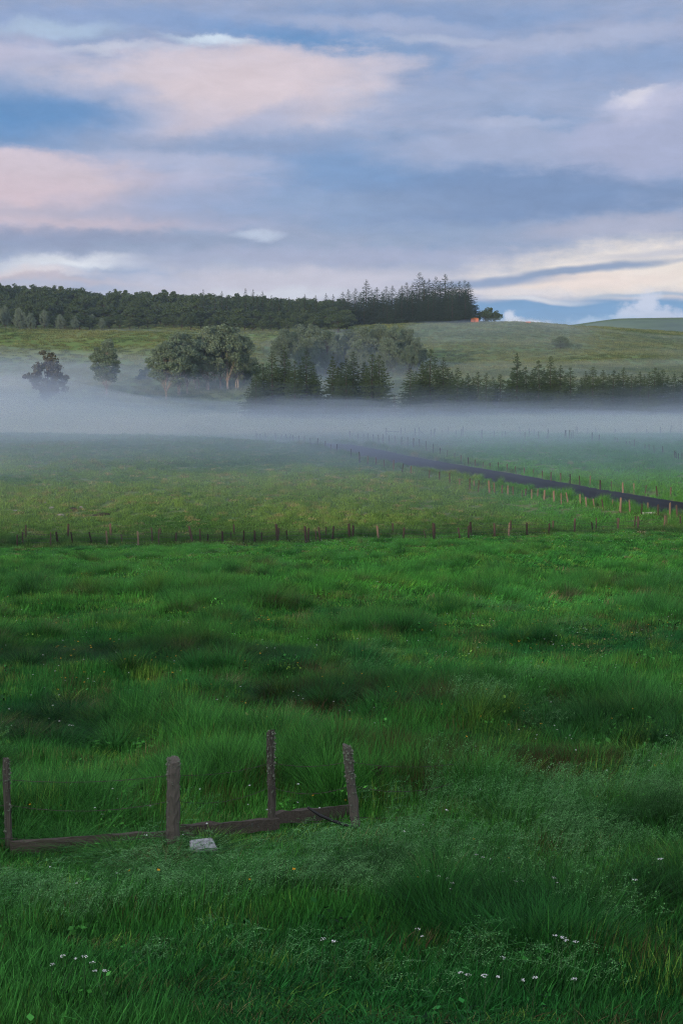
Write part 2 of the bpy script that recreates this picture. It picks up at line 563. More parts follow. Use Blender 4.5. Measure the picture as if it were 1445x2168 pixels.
def ramp_of(t, fac, stops, interp='LINEAR'):
    r = N(t, 'ShaderNodeValToRGB')
    cr = r.color_ramp
    cr.interpolation = interp
    while len(cr.elements) < len(stops):
        cr.elements.new(0.5)
    for e, (p, c) in zip(cr.elements, stops):
        e.position = p
        e.color = (*c, 1) if len(c) == 3 else c
    t.links.new(fac, r.inputs[0])
    return r.outputs[0]


def principled(t, col, rough=0.8, spec=0.3, normal=None):
    b = N(t, 'ShaderNodeBsdfPrincipled')
    if hasattr(col, 'is_linked'):
        t.links.new(col, b.inputs['Base Color'])
    else:
        b.inputs['Base Color'].default_value = (*col, 1)
    b.inputs['Roughness'].default_value = rough
    b.inputs['Specular IOR Level'].default_value = spec
    if normal is not None:
        t.links.new(normal, b.inputs['Normal'])
    return b


def bump(t, h, strength=0.5, dist=0.02):
    b = N(t, 'ShaderNodeBump')
    b.inputs['Strength'].default_value = strength
    b.inputs['Distance'].default_value = dist
    t.links.new(h, b.inputs['Height'])
    return b.outputs[0]


def mat_leaf(name, dark, light, rnd=0.35, transl=0.25, spec=0.12, instancer=False, rough=0.5):
    m, t = material(name)
    geo = N(t, 'ShaderNodeNewGeometry')
    if instancer:
        at_ = N(t, 'ShaderNodeAttribute', attribute_type='INSTANCER', attribute_name='tint')
        base = at_.outputs['Color']
    else:
        oi = N(t, 'ShaderNodeObjectInfo')
        nz = tex_noise(t, 0.35, 3)
        f = M(t, 'ADD', M(t, 'MULTIPLY', oi.outputs['Random'], 0.45), M(t, 'MULTIPLY', nz, 0.6))
        base = mix_col(t, f, dark, light)
    hsv = N(t, 'ShaderNodeHueSaturation')
    t.links.new(base, hsv.inputs['Color'])
    rv = N(t, 'ShaderNodeMapRange')
    t.links.new(geo.outputs['Random Per Island'], rv.inputs[0])
    rv.inputs[3].default_value = 1 - rnd; rv.inputs[4].default_value = 1 + rnd
    t.links.new(rv.outputs[0], hsv.inputs['Value'])
    b = principled(t, hsv.outputs[0], rough, spec)
    tr = N(t, 'ShaderNodeBsdfTranslucent')
    t.links.new(hsv.outputs[0], tr.inputs[0])
    mx = N(t, 'ShaderNodeMixShader')
    mx.inputs[0].default_value = transl
    t.links.new(b.outputs[0], mx.inputs[1]); t.links.new(tr.outputs[0], mx.inputs[2])
    out_surface(t, mx.outputs[0])
    return m


def mat_ground():
    m, t = material('ground')
    tc = N(t, 'ShaderNodeTexCoord')
    sep = N(t, 'ShaderNodeSeparateXYZ'); t.links.new(tc.outputs['Object'], sep.inputs[0])
    y = sep.outputs[1]
    big = tex_noise(t, 0.045, 5, 0.6)
    mid = tex_noise(t, 0.5, 5, 0.65, stretch=(1, 0.6, 1))
    fine = tex_noise(t, 2.2, 6, 0.7)
    # wet meadow this side of the field fence, grazed pasture beyond
    meadow = ramp_of(t, mid, [(0.3, (0.012, 0.040, 0.010)), (0.6, (0.026, 0.080, 0.018)), (0.8, (0.05, 0.10, 0.03))])
    past = ramp_of(t, mid, [(0.25, (0.050, 0.110, 0.026)), (0.5, (0.110, 0.185, 0.046)), (0.75, (0.17, 0.22, 0.075))])
    past2 = ramp_of(t, fine, [(0.3, (0.055, 0.115, 0.028)), (0.55, (0.125, 0.19, 0.05)), (0.8, (0.20, 0.22, 0.085))])
    past = mix_col(t, 0.5, past, past2)
    dry = mix_col(t, M(t, 'MULTIPLY', M(t, 'SUBTRACT', big, 0.42), 2.2, clamp=True), past, (0.21, 0.215, 0.09))
    vast = tex_noise(t, 0.011, 9, 0.72)
    dry = mix_col(t, M(t, 'MULTIPLY', M(t, 'SUBTRACT', vast, 0.40), 2.4, clamp=True), dry, (0.055, 0.095, 0.035))
    moor = N(t, 'ShaderNodeMapRange'); t.links.new(y, moor.inputs[0]); moor.inputs[1].default_value = 900; moor.inputs[2].default_value = 1100
    heath = ramp_of(t, vast, [(0.35, (0.030, 0.060, 0.018)), (0.5, (0.070, 0.120, 0.034)), (0.65, (0.12, 0.16, 0.055))])
    dry = mix_col(t, moor.outputs[0], dry, heath)
    f = N(t, 'ShaderNodeMapRange'); t.links.new(y, f.inputs[0]); f.inputs[1].default_value = 106; f.inputs[2].default_value = 116
    col = mix_col(t, f.outputs[0], meadow, dry)
    b = principled(t, col, 0.95, 0.1, bump(t, M(t, 'ADD', fine, M(t, 'MULTIPLY', mid, 1.5)), 0.7, 0.25))
    out_surface(t, b.outputs[0])
    return m


def mat_asphalt():
    m, t = material('asphalt')
    n1 = tex_noise(t, 0.6, 4, 0.6, stretch=(1, 0.15, 1))
    n2 = tex_noise(t, 25, 3, 0.7)
    c = ramp_of(t, n1, [(0.3, (0.008, 0.010, 0.013)), (0.7, (0.016, 0.018, 0.022))])
    c = mix_col(t, M(t, 'MULTIPLY', n2, 0.4), c, (0.024, 0.026, 0.030))
    ac = N(t, 'ShaderNodeAttribute', attribute_name='across')
    track = ramp_of(t, M(t, 'ADD', M(t, 'DIVIDE', ac.outputs['Fac'], 3.4), M(t, 'MULTIPLY', M(t, 'SUBTRACT', n1, 0.5), 0.25)), [(0.0, (0, 0, 0)), (0.22, (.1, .1, .1)), (0.42, (.7, .7, .7)), (0.62, (.05, .05, .05)), (0.84, (0, 0, 0)), (0.97, (1, 1, 1))])
    c = mix_col(t, M(t, 'MULTIPLY', track, 0.45), c, (0.046, 0.046, 0.042))
    b = principled(t, c, 0.95, 0.08, bump(t, n2, 0.3, 0.01))
    out_surface(t, b.outputs[0])
    return m


def mat_wood(name, dark, light, lichen=0.0, lichen_col=(0.30, 0.33, 0.26), grain=(9, 9, 1.2)):
    m, t = material(name)
    g = tex_noise(t, 5, 6, 0.7, stretch=grain)
    oi = N(t, 'ShaderNodeObjectInfo')
    f = M(t, 'ADD', M(t, 'MULTIPLY', g, 1.1), M(t, 'MULTIPLY', M(t, 'SUBTRACT', oi.outputs['Random'], 0.5), 0.5))
    c = ramp_of(t, f, [(0.25, dark), (0.75, light)])
    h = g
    if lichen > 0:
        l = tex_noise(t, 16, 5, 0.7)
        lf = N(t, 'ShaderNodeMapRange', interpolation_type='SMOOTHSTEP')
        t.links.new(l, lf.inputs[0]); lf.inputs[1].default_value = 0.66 - lichen * 0.22; lf.inputs[2].default_value = 0.76 - lichen * 0.22
        c = mix_col(t, lf.outputs[0], c, lichen_col)
        h = M(t, 'ADD', g, M(t, 'MULTIPLY', lf.outputs[0], 0.8))
    b = principled(t, c, 0.9, 0.2, bump(t, h, 0.8, 0.012))
    out_surface(t, b.outputs[0])
    return m


def mat_plain(name, c0, c1, scale=4, rough=0.85, spec=0.25, bs=0.5, bd=0.02):
    m, t = material(name)
    n = tex_noise(t, scale, 5, 0.65)
    c = ramp_of(t, n, [(0.3, c0), (0.7, c1)])
    b = principled(t, c, rough, spec, bump(t, n, bs, bd))
    out_surface(t, b.outputs[0])
    return m


def mat_birch():
    m, t = material('pale_bark')
    n = tex_noise(t, 3, 5, 0.7, stretch=(1, 1, 0.8))
    c = ramp_of(t, n, [(0.34, (0.05, 0.042, 0.038)), (0.48, (0.25, 0.22, 0.19)), (0.72, (0.42, 0.37, 0.32))])
    b = principled(t, c, 0.85, 0.2)
    out_surface(t, b.outputs[0])
    return m


def mat_volume(name, density, col):
    m, t = material(name)
    v = N(t, 'ShaderNodeVolumeScatter')
    v.inputs['Color'].default_value = (*col, 1)
    v.inputs['Density'].default_value = density
    v.inputs['Anisotropy'].default_value = 0.32
    o = N(t, 'ShaderNodeOutputMaterial')
    t.links.new(v.outputs[0], o.inputs['Volume'])
    try:
        m.cycles.homogeneous_volume = True
    except Exception:
        pass
    return m


MT = dict(
    ground=mat_ground(), asphalt=mat_asphalt(),
    grass=mat_leaf('grass_blades', None, None, 0.85, 0.25, 0.10, True, 0.55),
    post=mat_wood('fence_wood', (0.020, 0.016, 0.013), (0.085, 0.064, 0.048), 0.0),
    lit_and_pale=mat_wood('lit_and_pale_wood', (0.07, 0.05, 0.036), (0.19, 0.14, 0.10), 0.0),  # lighter copy: sunlight put into post colour; also the sapling's pale wood
    old_post=mat_wood('lichen_wood', (0.007, 0.006, 0.005), (0.120, 0.106, 0.088), 0.46, (0.17, 0.19, 0.145), (10, 10, .55)),
    crust=mat_plain('lichen_crust', (0.08, 0.09, 0.065), (0.24, 0.27, 0.20), 30, 0.95, 0.1, 1.0, 0.02),
    plank=mat_wood('plank_wood', (0.010, 0.009, 0.007), (0.100, 0.084, 0.068), 0.30, (0.12, 0.13, 0.11), (.6, 10, 10)),
    wire=mat_plain('rusty_wire', (0.02, 0.017, 0.015), (0.06, 0.045, 0.038), 9, 0.6, 0.4, 0, 0.01),
    black=mat_plain('black_hose', (0.006, 0.006, 0.007), (0.015, 0.015, 0.016), 9, 0.5, 0.4, 0.2, 0.01),
    slab=mat_plain('pale_stone', (0.12, 0.13, 0.13), (0.42, 0.43, 0.44), 22, 0.9, 0.2, 0.6, 0.01),
    concrete=mat_plain('concrete', (0.40, 0.40, 0.38), (0.6, 0.6, 0.57), 5, 0.9, 0.2, 0.4, 0.01),
    rock=mat_plain('field_stone', (0.10, 0.095, 0.09), (0.30, 0.28, 0.26), 3, 0.9, 0.2, 0.8, 0.08),
    soil=mat_plain('dark_soil', (0.016, 0.012, 0.010), (0.05, 0.038, 0.03), 5, 0.95, 0.1, 1.0, 0.08),
    bark=mat_plain('bark', (0.03, 0.025, 0.02), (0.09, 0.075, 0.06), 4, 0.9, 0.15, 0.8, 0.05),
    birch=mat_birch(),
    spruce=mat_leaf('spruce_needles', (0.017, 0.042, 0.018), (0.055, 0.090, 0.028), 0.40, 0.10, 0.2, rough=0.65),
    ridge_spruce=mat_leaf('ridge_needles', (0.011, 0.029, 0.015), (0.030, 0.058, 0.024), 0.35, 0.10, 0.2, rough=0.65),
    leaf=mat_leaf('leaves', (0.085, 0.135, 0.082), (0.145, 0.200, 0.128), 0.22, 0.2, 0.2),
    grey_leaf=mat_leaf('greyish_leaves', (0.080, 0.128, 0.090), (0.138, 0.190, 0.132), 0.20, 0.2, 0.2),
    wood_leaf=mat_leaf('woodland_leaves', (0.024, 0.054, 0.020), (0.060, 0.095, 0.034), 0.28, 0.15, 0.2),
    rust_leaf=mat_leaf('brownish_leaves', (0.060, 0.066, 0.045), (0.098, 0.100, 0.066), 0.4, 0.2, 0.2),
    hut=mat_wood('orange_boards', (0.34, 0.11, 0.045), (0.50, 0.18, 0.075), 0.0, grain=(5, 5, .6)),
    hut_roof=mat_plain('rusty_roof', (0.30, 0.09, 0.04), (0.45, 0.15, 0.07), 3, 0.7, 0.3, 0.3, 0.02),
    hut_door=mat_plain('dark_door', (0.16, 0.05, 0.025), (0.26, 0.09, 0.04), 4, 0.8, 0.2, 0.3, 0.02),
    petal=mat_plain('white_petals', (0.62, 0.64, 0.62), (0.8, 0.8, 0.78), 40, 0.8, 0.2, 0, 0.01),
    yellow=mat_plain('yellow_petals', (0.62, 0.30, 0.02), (0.75, 0.42, 0.03), 40, 0.7, 0.2, 0, 0.01),
    stem=mat_plain('green_stem', (0.03, 0.085, 0.025), (0.05, 0.13, 0.035), 20, 0.6, 0.3, 0, 0.01),
    dock=mat_plain('dock_seeds', (0.016, 0.011, 0.010), (0.05, 0.03, 0.02), 30, 0.9, 0.2, 0.4, 0.01),
)

# ------------------------------------------------------------------ ground and road


def build_ground():
    d = [-300, -160, -90, -60, -40, -25, -15]
    y = -10.0
    while y < 8000:
        d.append(y)
        if y < 30: s = 0.30
        elif y < 130: s = 0.30 + (y - 30) * 0.006
        elif y < 300: s = 0.95 + (y - 130) * 0.006
        elif y < 800: s = 2.0 + (y - 300) * 0.012
        elif y < 2200: s = 22
        else: s = y * 0.08
        y += s
    d = np.array(d)
    c = 0.42
    a = np.concatenate([-np.array([8, 5, 3.2, 2.1, 1.4, 1.0, .75, .6, .5]), np.linspace(-c, c, 361), np.array([.5, .6, .75, 1.0, 1.4, 2.1, 3.2, 5, 8])])
    scale = np.maximum(d + 14, 30)
    X = a[None, :] * scale[:, None]
    Y = np.repeat(d[:, None], len(a), 1)
    Z = H(X, Y)
    V = np.stack([X, Y, Z], -1).reshape(-1, 3)
    n = len(a)
    i = np.arange(len(d) - 1)[:, None] * n + np.arange(n - 1)[None, :]
    Q = np.stack([i, i + 1, i + n + 1, i + n], -1).reshape(-1, 4)
    o = link('ground', mesh_np('ground', V, Q, True), MT['ground'])
    tag(o, kind='structure')


build_ground()


def build_road():
    V = []; Q = []
    k = [-3.4, -1.6, 0, 1.6, 3.4]
    for i, p in enumerate(ROADS):
        a = ROADS[max(i - 1, 0)]; b = ROADS[min(i + 1, len(ROADS) - 1)]
        t = (b - a) / np.linalg.norm(b - a); nrm = np.array([t[1], -t[0]])
        for j, s in enumerate(k):
            e = 0.5 * (vnoise(i * 0.7, j * 3.1, 4) - 0.5) if j in (0, 4) else 0
            q = p + nrm * (s + e)
            V.append((q[0], q[1], ROAD_Z[i] + 0.16 - 0.03 * abs(s) / 3.4))
    for i in range(len(ROADS) - 1):
        for j in range(4):
            Q.append((i * 5 + j, i * 5 + j + 1, i * 5 + j + 6, i * 5 + j + 5))
    o = link('road', mesh_np('road', V, Q, True), MT['asphalt'])
    ac = o.data.attributes.new('across', 'FLOAT', 'POINT')
    ac.data.foreach_set('value', np.array([abs(s) for _ in ROADS for s in k], np.float32))
    tag(o, kind='structure')


build_road()

# ------------------------------------------------------------------ fog lying in the valley
FOG_COL = (0.54, 0.69, 1.0)


def fog_bank(label, density, d0, d1, top, n=90, amax=0.6, dn=110, col=FOG_COL):
    d = np.linspace(d0, d1, dn)
    a = np.linspace(-amax, amax, n)
    X = a[None, :] * d[:, None]; Y = np.repeat(d[:, None], n, 1)
    G = H(X, Y, False)
    px = 722.5 + F * X / Y
    T = top(X, Y, px, G)
    T = np.maximum(T, G - 3.0)
    B = np.minimum(G, T) - 3.5
    Vt = np.stack([X, Y, T], -1).reshape(-1, 3); Vb = np.stack([X, Y, B], -1).reshape(-1, 3)
    m = dn * n
    i = np.arange(dn - 1)[:, None] * n + np.arange(n - 1)[None, :]
    Qt = np.stack([i, i + 1, i + n + 1, i + n], -1).reshape(-1, 4)
    Qb = Qt[:, ::-1] + m
    side = []
    for j in range(n - 1):
        side.append((j + 1, j, j + m, j + 1 + m))
        k = (dn - 1) * n + j
        side.append((k, k + 1, k + 1 + m, k + m))
    for r in range(dn - 1):
        k = r * n
        side.append((k, k + n, k + n + m, k + m))
        k = r * n + n - 1
        side.append((k + n, k, k + m, k + n + m))
    o = link('fog_bank', mesh_np('fog_bank', np.vstack([Vt, Vb]), np.vstack([Qt, Qb, np.array(side)]), True), mat_volume('fog', density, col))
    tag(o, label, None, None, 'stuff')


def build_fog():
    def nz(X, Y, s, seed): return fbm(X / s, Y / (s * 0.8), seed, 3)

    px_now = [0]

    def over(Y, G, near, z_flat, Ys):
        """Follows the ground at the near edge, then lies level over the valley floor."""
        t = np.interp(Y, Ys, near)
        z_flat = z_flat - 2.4 * np.exp(-((px_now[0] - 440) / 150.0) ** 2) * sstep(285, 322, Y)
        w = sstep(215, 250, Y)
        return (G + t) * (1 - w) + z_flat * w

    # five overlapping sheets, the lower ones denser, so that the fog has no hard top
    def sheet(near, Ys, z_flat, lift, amp, scale, seed):
        def top(X, Y, px, G):
            px_now[0] = px
            return over(Y, G, near, z_flat + lift * sstep(560, 60, px), Ys) + amp * (fbm(X / scale, Y / (scale * 5), seed, 4) + 0.45 * nz(X, Y, scale * 0.7, seed + 3))
        return top
    fog_bank('dense white fog lying in the valley', 0.016, 180, 345, sheet([-1, 0.5, 1.5, 1.9], [196, 212, 232, 250], -14.7, 1.2, 0.7, 26, 41))
    fog_bank('thick fog over the dense bank', 0.011, 145, 360, sheet([-1, 0.5, 1.9, 2.5, 2.4], [150, 174, 200, 225, 250], -14.0, 1.8, 1.3, 30, 55))
    fog_bank('thinner fog round the dense bank', 0.0080, 140, 365, sheet([-1, 0.8, 2.3, 3.0, 2.9], [145, 172, 200, 225, 250], -13.2, 2.5, 1.8, 44, 51))
    fog_bank('mist over the near edge of the fog', 0.0058, 105, 375, sheet([-1, 0.5, 1.7, 3.0, 3.6, 3.4, 3.3], [116, 134, 152, 176, 200, 225, 250], -12.3, 3.6, 2.3, 24, 61))
    fog_bank('high thin mist over the fog', 0.0032, 105, 385, sheet([-1, 0.6, 1.7, 3.0, 3.9, 4.0, 4.0], [116, 134, 152, 176, 200, 225, 250], -10.9, 4.4, 2.8, 36, 68))
    fog_bank('faint wisps over the fog', 0.0022, 150, 390, sheet([-1, 1.0, 3.0, 4.0, 4.5], [160, 180, 200, 225, 250], -9.4, 4.0, 3.2, 56, 74))

    def top4(X, Y, px, G):
        t = np.interp(Y, [105, 150, 200, 250, 300, 345, 400, 450], [-1, 1.5, 4.0, 5.0, 5.0, 5.0, 3.5, -2])
        t = t * (0.72 + 0.75 * sstep(800, 100, px) - 0.5 * np.exp(-((px - 440) / 130.0) ** 2)) - 5 * sstep(360, 410, Y) * sstep(600, 350, px)
        return G + t + 2.4 * nz(X, Y, 40, 65)
    fog_bank('faint mist over the fields', 0.0042, 95, 455, top4)

    def top5(X, Y, px, G):
        hole = 0.75 * np.exp(-((px - 310) / 190.0) ** 2) + 0.8 * np.exp(-((px - 560) / 70.0) ** 2) + 0.9 * np.exp(-((px + 10) / 90.0) ** 2)
        t = np.interp(Y, [430, 465, 500, 540, 570], [-3, 0.6, 1.0, 0.6, -3]) + 1.8 * (hole - 0.30) * sstep(440, 470, Y) * sstep(565, 530, Y)
        t = t - 6 * sstep(700, 900, px) + 1.2 * nz(X, Y, 40, 71)
        return G + t
    fog_bank('mist at the foot of the far wood', 0.0034, 425, 575, top5)

    def top6(X, Y, px, G):
        t = np.interp(Y, [390, 450, 510, 560, 600], [-3, 4, 6.0, 4.0, -3])
        t = t * sstep(780, 900, px) * (1 - 0.7 * sstep(1150, 1300, px)) - 4 * (1 - sstep(740, 860, px)) + 2.0 * nz(X, Y, 40, 81)
        return G + t
    fog_bank('thin mist on the right hillside', 0.0042, 385, 605, top6)

    def top7(X, Y, px, G):
        t = np.interp(Y, [308, 325, 370, 400, 430, 450], [-3, 5, 9, 12, 10, -3])
        w = np.maximum(np.exp(-((px - 730) / 190.0) ** 2), 0.75 * np.exp(-((px - 400) / 120.0) ** 2) * sstep(405, 365, Y))
        return G + t * w - 4 * (1 - w) + 1.5 * nz(X, Y, 30, 85)
    fog_bank('mist among the pale trees behind the spruces', 0.0055, 305, 455, top7)

    def top9(X, Y, px, G):
        t = np.interp(Y, [286, 306, 325, 352, 380], [-3, 5, 9, 8, -3])
        w = sstep(620, 470, px)
        return G + (t + 3.5 * nz(X, Y, 30, 87)) * w - 4 * (1 - w)
    fog_bank('mist drifting round the grove', 0.0070, 284, 382, top9)

    def top8(X, Y, px, G):
        t = np.interp(Y, [900, 1100, 1300, 1420], [-3, 12, 7, -3])
        return G + t + 3 * nz(X, Y, 90, 91)
    fog_bank('mist in the far dip beyond the hill', 0.0025, 880, 1430, top8)


build_fog()


def build_haze():
    x, y0, y1, zb, zt = 9500, -320, 9300, float(min(f(np.array([9000.0]))[0] for _, f in CF)) - 14, 46
    V = [(-x, y0, zb), (x, y0, zb), (x, y1, zb), (-x, y1, zb), (-x, y0, zt), (x, y0, zt), (x, y1, zt), (-x, y1, zt)]
    Q = [(3, 2, 1, 0), (4, 5, 6, 7), (0, 1, 5, 4), (1, 2, 6, 5), (2, 3, 7, 6), (3, 0, 4, 7)]
    m, t = material('haze')
    v = N(t, 'ShaderNodeVolumePrincipled')
    v.inputs['Color'].default_value = (0.55, 0.72, 1.0, 1)
    v.inputs['Density'].default_value = HAZE
    o = N(t, 'ShaderNodeOutputMaterial')
    t.links.new(v.outputs[0], o.inputs['Volume'])
    tag(link('haze', mesh('haze', V, Q), m), kind='stuff')


HAZE = 0.00012
build_haze()

# ------------------------------------------------------------------ trees


def tube(pts, rad, sides=6):
    """A tapered tube through pts."""
    V = []; Q = []
    pts = [np.array(p, float) for p in pts]
    for i, p in enumerate(pts):
        t = pts[min(i + 1, len(pts) - 1)] - pts[max(i - 1, 0)]
        t = t / (np.linalg.norm(t) + 1e-9)
        u = np.cross(t, (0.3, 1, 0.2)); u /= np.linalg.norm(u) + 1e-9
        w = np.cross(t, u)
        for k in range(sides):
            an = 2 * math.pi * k / sides
            V.append(p + rad[i] * (math.cos(an) * u + math.sin(an) * w))
    for i in range(len(pts) - 1):
        for k in range(sides):
            Q.append((i * sides + k, i * sides + (k + 1) % sides, (i + 1) * sides + (k + 1) % sides, (i + 1) * sides + k))
    return V, Q


def join(parts):
    V = []; Q = []; o = 0
    for v, q in parts:
        V += list(v)
        Q += [tuple(i + o for i in f) for f in q]
        o += len(v)
    return V, Q


def leaf_cards(C, size, r, flat=0.0):
    """One small four-cornered leaf spray at every point of C, turned at random."""
    n = len(C)
    nrm = r.normal(size=(n, 3)); nrm[:, 2] = nrm[:, 2] * (1 - flat) + flat * 1.2
    nrm /= np.linalg.norm(nrm, axis=1)[:, None]
    u = np.cross(nrm, r.normal(size=(n, 3))); u /= np.linalg.norm(u, axis=1)[:, None]
    w = np.cross(nrm, u)
    s = size * r.uniform(0.6, 1.3, (n, 1))
    V = np.stack([C - u * s * 0.5 - w * s * 0.15, C + w * s * 0.38, C + u * s * 0.55 + w * s * 0.1, C - w * s * 0.36], 1).reshape(-1, 3)
    Q = np.arange(n * 4).reshape(-1, 4)
    return V, Q


def broadleaf(seed, h=15.0, w=9.0, base=0.25, clumps=46, per=95, size=0.42, trunks=1, tr=0.22, droop=0.0, ragged=0.25):
    """Trunk-and-limb mesh and crown mesh of one broadleaf tree."""
    r = np.random.default_rng(seed)
    wood = []
    crownc = []
    for k in range(clumps):
        for _ in range(40):
            p = r.uniform(-1, 1, 3)
            q = np.linalg.norm(p)
            if 0.35 < q < 1.0:
                break
        zz = (p[2] * 0.5 + 0.5)
        prof = 0.55 + 0.6 * math.sin(math.pi * min(1, zz * 0.9 + 0.18))
        c = np.array([p[0] * w / 2 * prof, p[1] * w / 2 * prof, h * (base + (1 - base) * (zz * 0.94 + 0.03))])
        c += r.normal(size=3) * ragged * np.array([1, 1, 0.6])
        crownc.append(c)
    crownc = np.array(crownc)
    tops = []
    for j in range(trunks):
        bx, by = (r.normal(size=2) * 0.5 if trunks > 1 else (0, 0))
        tx, ty = r.normal(size=2) * 0.08 * h
        pts = []; rad = []
        for i in range(7):
            f = i / 6
            pts.append((bx + tx * f * f, by + ty * f * f, -0.6 + f * h * 0.82 + 0.6 * f))
            rad.append(tr * (1 - 0.86 * f) * (1.35 if i == 0 else 1))
        wood.append(tube(pts, rad, 7))
        tops.append(pts)
    for c in crownc[:: 2]:
        pt = tops[r.integers(len(tops))]
        f = min(4, max(1, int((c[2] / h) * 6 - 1.4)))
        s = np.array(pt[f]); e = c
        m1 = s * 0.6 + e * 0.4 + np.array([0, 0, 0.05 * h]) * r.uniform(-0.2, 0.8)
        wood.append(tube([s, m1, e], [tr * 0.32, tr * 0.2, 0.02], 4))
    C = []
    for c in crownc:
        rr = w * r.uniform(0.085, 0.165)
        n = int(per * r.uniform(0.7, 1.3))
        d = r.normal(size=(n, 3)); d /= np.linalg.norm(d, axis=1)[:, None]
        q = c + d * (rr * r.uniform(0.25, 1.05, (n, 1)) ** 0.6) * np.array([1.15, 1.15, 0.8])
        q[:, 2] -= droop * r.uniform(0, 1, n) * rr
        C.append(q)
    C = np.vstack(C)
    V, Q = leaf_cards(C, size, r, 0.25)
    tv, tq = join(wood)
    return mesh('trunk', tv, tq, True), mesh_np('crown', V, Q)


def conifer(seed, h=13.0, w=4.6, whorls=52, base=0.03, droop=0.35, n=3600, ragged=0.16):
    """Trunk and crown of a spruce: boughs in whorls, each hung with short needle sprays."""
    r = np.random.default_rng(seed)
    pts = [(0, 0, -0.5), (r.normal() * .06, r.normal() * .06, h * 0.5), (0, 0, h * 0.985)]
    tv, tq = tube(pts, [h * 0.014, h * 0.009, 0.015], 6)
    boughs = []
    for k in range(whorls):
        f0 = (k / whorls) ** 0.92
        nb = int(11 - 5 * f0)
        ph = r.uniform(0, 6.28)
        for b in range(nb):
            f = np.clip(f0 + r.normal() * 0.025, 0, .985)
            L = w / 2 * (1 - f) ** 0.80 * (0.72 + 0.28 * min(1, f * 6 + 0.2)) * (1 + ragged * r.normal()) + 0.12
            if r.uniform() < 0.07: L *= 1.22
            boughs.append((f, ph + 6.283 * b / nb + r.normal() * .25, L, droop * (1 - .8 * f) * r.uniform(.5, 1.4)))
    boughs = np.array(boughs)
    p = boughs[:, 2] + 0.25
    i = r.choice(len(boughs), n, p=p / p.sum())
    f, an, L, dr = boughs[i].T
    t = r.uniform(0.05, 1, n) ** 0.62
    z = h * (base + (1 - base) * f) + L * (-dr * t + 0.28 * f * t + 0.16 * t ** 3)
    dx, dy = np.cos(an), np.sin(an)
    side = r.normal(0, 0.13, n) * (1.15 - t) * np.minimum(1.4, L + .4)
    C = np.stack([dx * L * t - dy * side, dy * L * t + dx * side, z - np.abs(r.normal(0, .07, n))], -1)
    ln = (0.30 + 0.26 * r.uniform(0, 1, n)) * (0.45 + 0.55 * (1 - f))
    yaw = an + r.normal(0, .7, n); pit = -r.uniform(-.1, .9, n) + .5 * f
    u = np.stack([np.cos(yaw) * np.cos(pit), np.sin(yaw) * np.cos(pit), np.sin(pit)], -1)
    v = np.cross(u, r.normal(size=(n, 3))); v /= np.linalg.norm(v, axis=1)[:, None]
    ww = (ln * r.uniform(.40, .68, n) * (0.55 + 0.45 * (1 - f)))[:, None]
    ln = ln[:, None]
    V = np.stack([C - u * ln * .5, C + v * ww * .5 - u * ln * .1, C + u * ln * .6, C - v * ww * .5 - u * ln * .1], 1).reshape(-1, 3)
    top = []
    for an in (0, 1.57):
        c, q = .07 * math.cos(an), .07 * math.sin(an)
        top += [(c, q, h * .93), (c * .4, q * .4, h * .97), (0, 0, h * 1.0), (-c, -q, h * .93)]
    V = np.vstack([V, np.array(top)])
    return mesh('trunk', tv, tq, True), mesh_np('crown', V, np.arange(len(V)).reshape(-1, 4))


def kind_of_tree(name, pair, bark, leaf, h):
    pair[0].materials.append(bark); pair[1].materials.append(leaf)
    return dict(name=name, t=pair[0], c=pair[1], h=h)


SPRUCE = [kind_of_tree('spruce_tree', conifer(11 + i, 13, w, wh + 18, 0.02, dr, 11000, rg), MT['bark'], MT['spruce'], 13.0)
          for i, (w, wh, dr, rg) in enumerate([(6.2, 34, .42, .24), (5.6, 31, .55, .3), (6.8, 36, .38, .22), (5.0, 30, .6, .32)])]
RIDGE = [kind_of_tree('fir_tree', conifer(31 + i, 18, w, wh + 18, 0.05, dr, 11000, rg), MT['bark'], MT['ridge_spruce'], 18.0)
         for i, (w, wh, dr, rg) in enumerate([(7.4, 34, .35, .26), (6.6, 32, .5, .32), (8.2, 34, .40, .26)])]
BEECH = [kind_of_tree('broadleaf_tree', broadleaf(51 + i, 15, w, b, 80, 170, 0.36, tn, 0.20), MT['birch'], MT['leaf'], 15.0)
         for i, (w, b, tn) in enumerate([(8.0, .17, 1), (9.0, .16, 2), (7.0, .18, 1), (8.6, .2, 2)])]
GREY = [kind_of_tree('broadleaf_tree', broadleaf(71 + i, 15, w, b, 80, 160, 0.38, 1, 0.26, 0.3), MT['bark'], MT['grey_leaf'], 15.0)
        for i, (w, b) in enumerate([(9.5, .12), (8.4, .14), (10.5, .12)])]
WOOD = [kind_of_tree('woodland_tree', broadleaf(91 + i, 13, w, b, 64, 110, 0.48, 1, 0.25), MT['bark'], MT['wood_leaf'], 13.0)
        for i, (w, b) in enumerate([(8.5, .2), (7.4, .18), (9.5, .2), (6.8, .15)])]
RUSTY = kind_of_tree('broadleaf_tree', broadleaf(111, 10, 5.4, .0, 70, 90, 0.40, 1, 0.16, 0.2, 0.5), MT['bark'], MT['rust_leaf'], 10.0)
BUSH = [kind_of_tree('shrub', broadleaf(121 + i, 4, 5.0, .03, 30, 60, 0.35, 2, 0.09), MT['bark'], MT['wood_leaf'], 4.0) for i in range(2)]


def plant_tree(k, loc, height, label, cat, group=None, wide=1.0, name=None, rz=None):
    s = height / k['h']
    o = thing(name or k['name'], label, cat, loc, random.uniform(0, 6.28) if rz is None else rz, group)
    o.scale = (s * wide, s * wide, s)
    for nm, me in (('trunk', k['t']), ('crown', k['c'])):
        c = bpy.data.objects.new(nm, me)
        COL.objects.link(c)
        c.parent = o
    return o


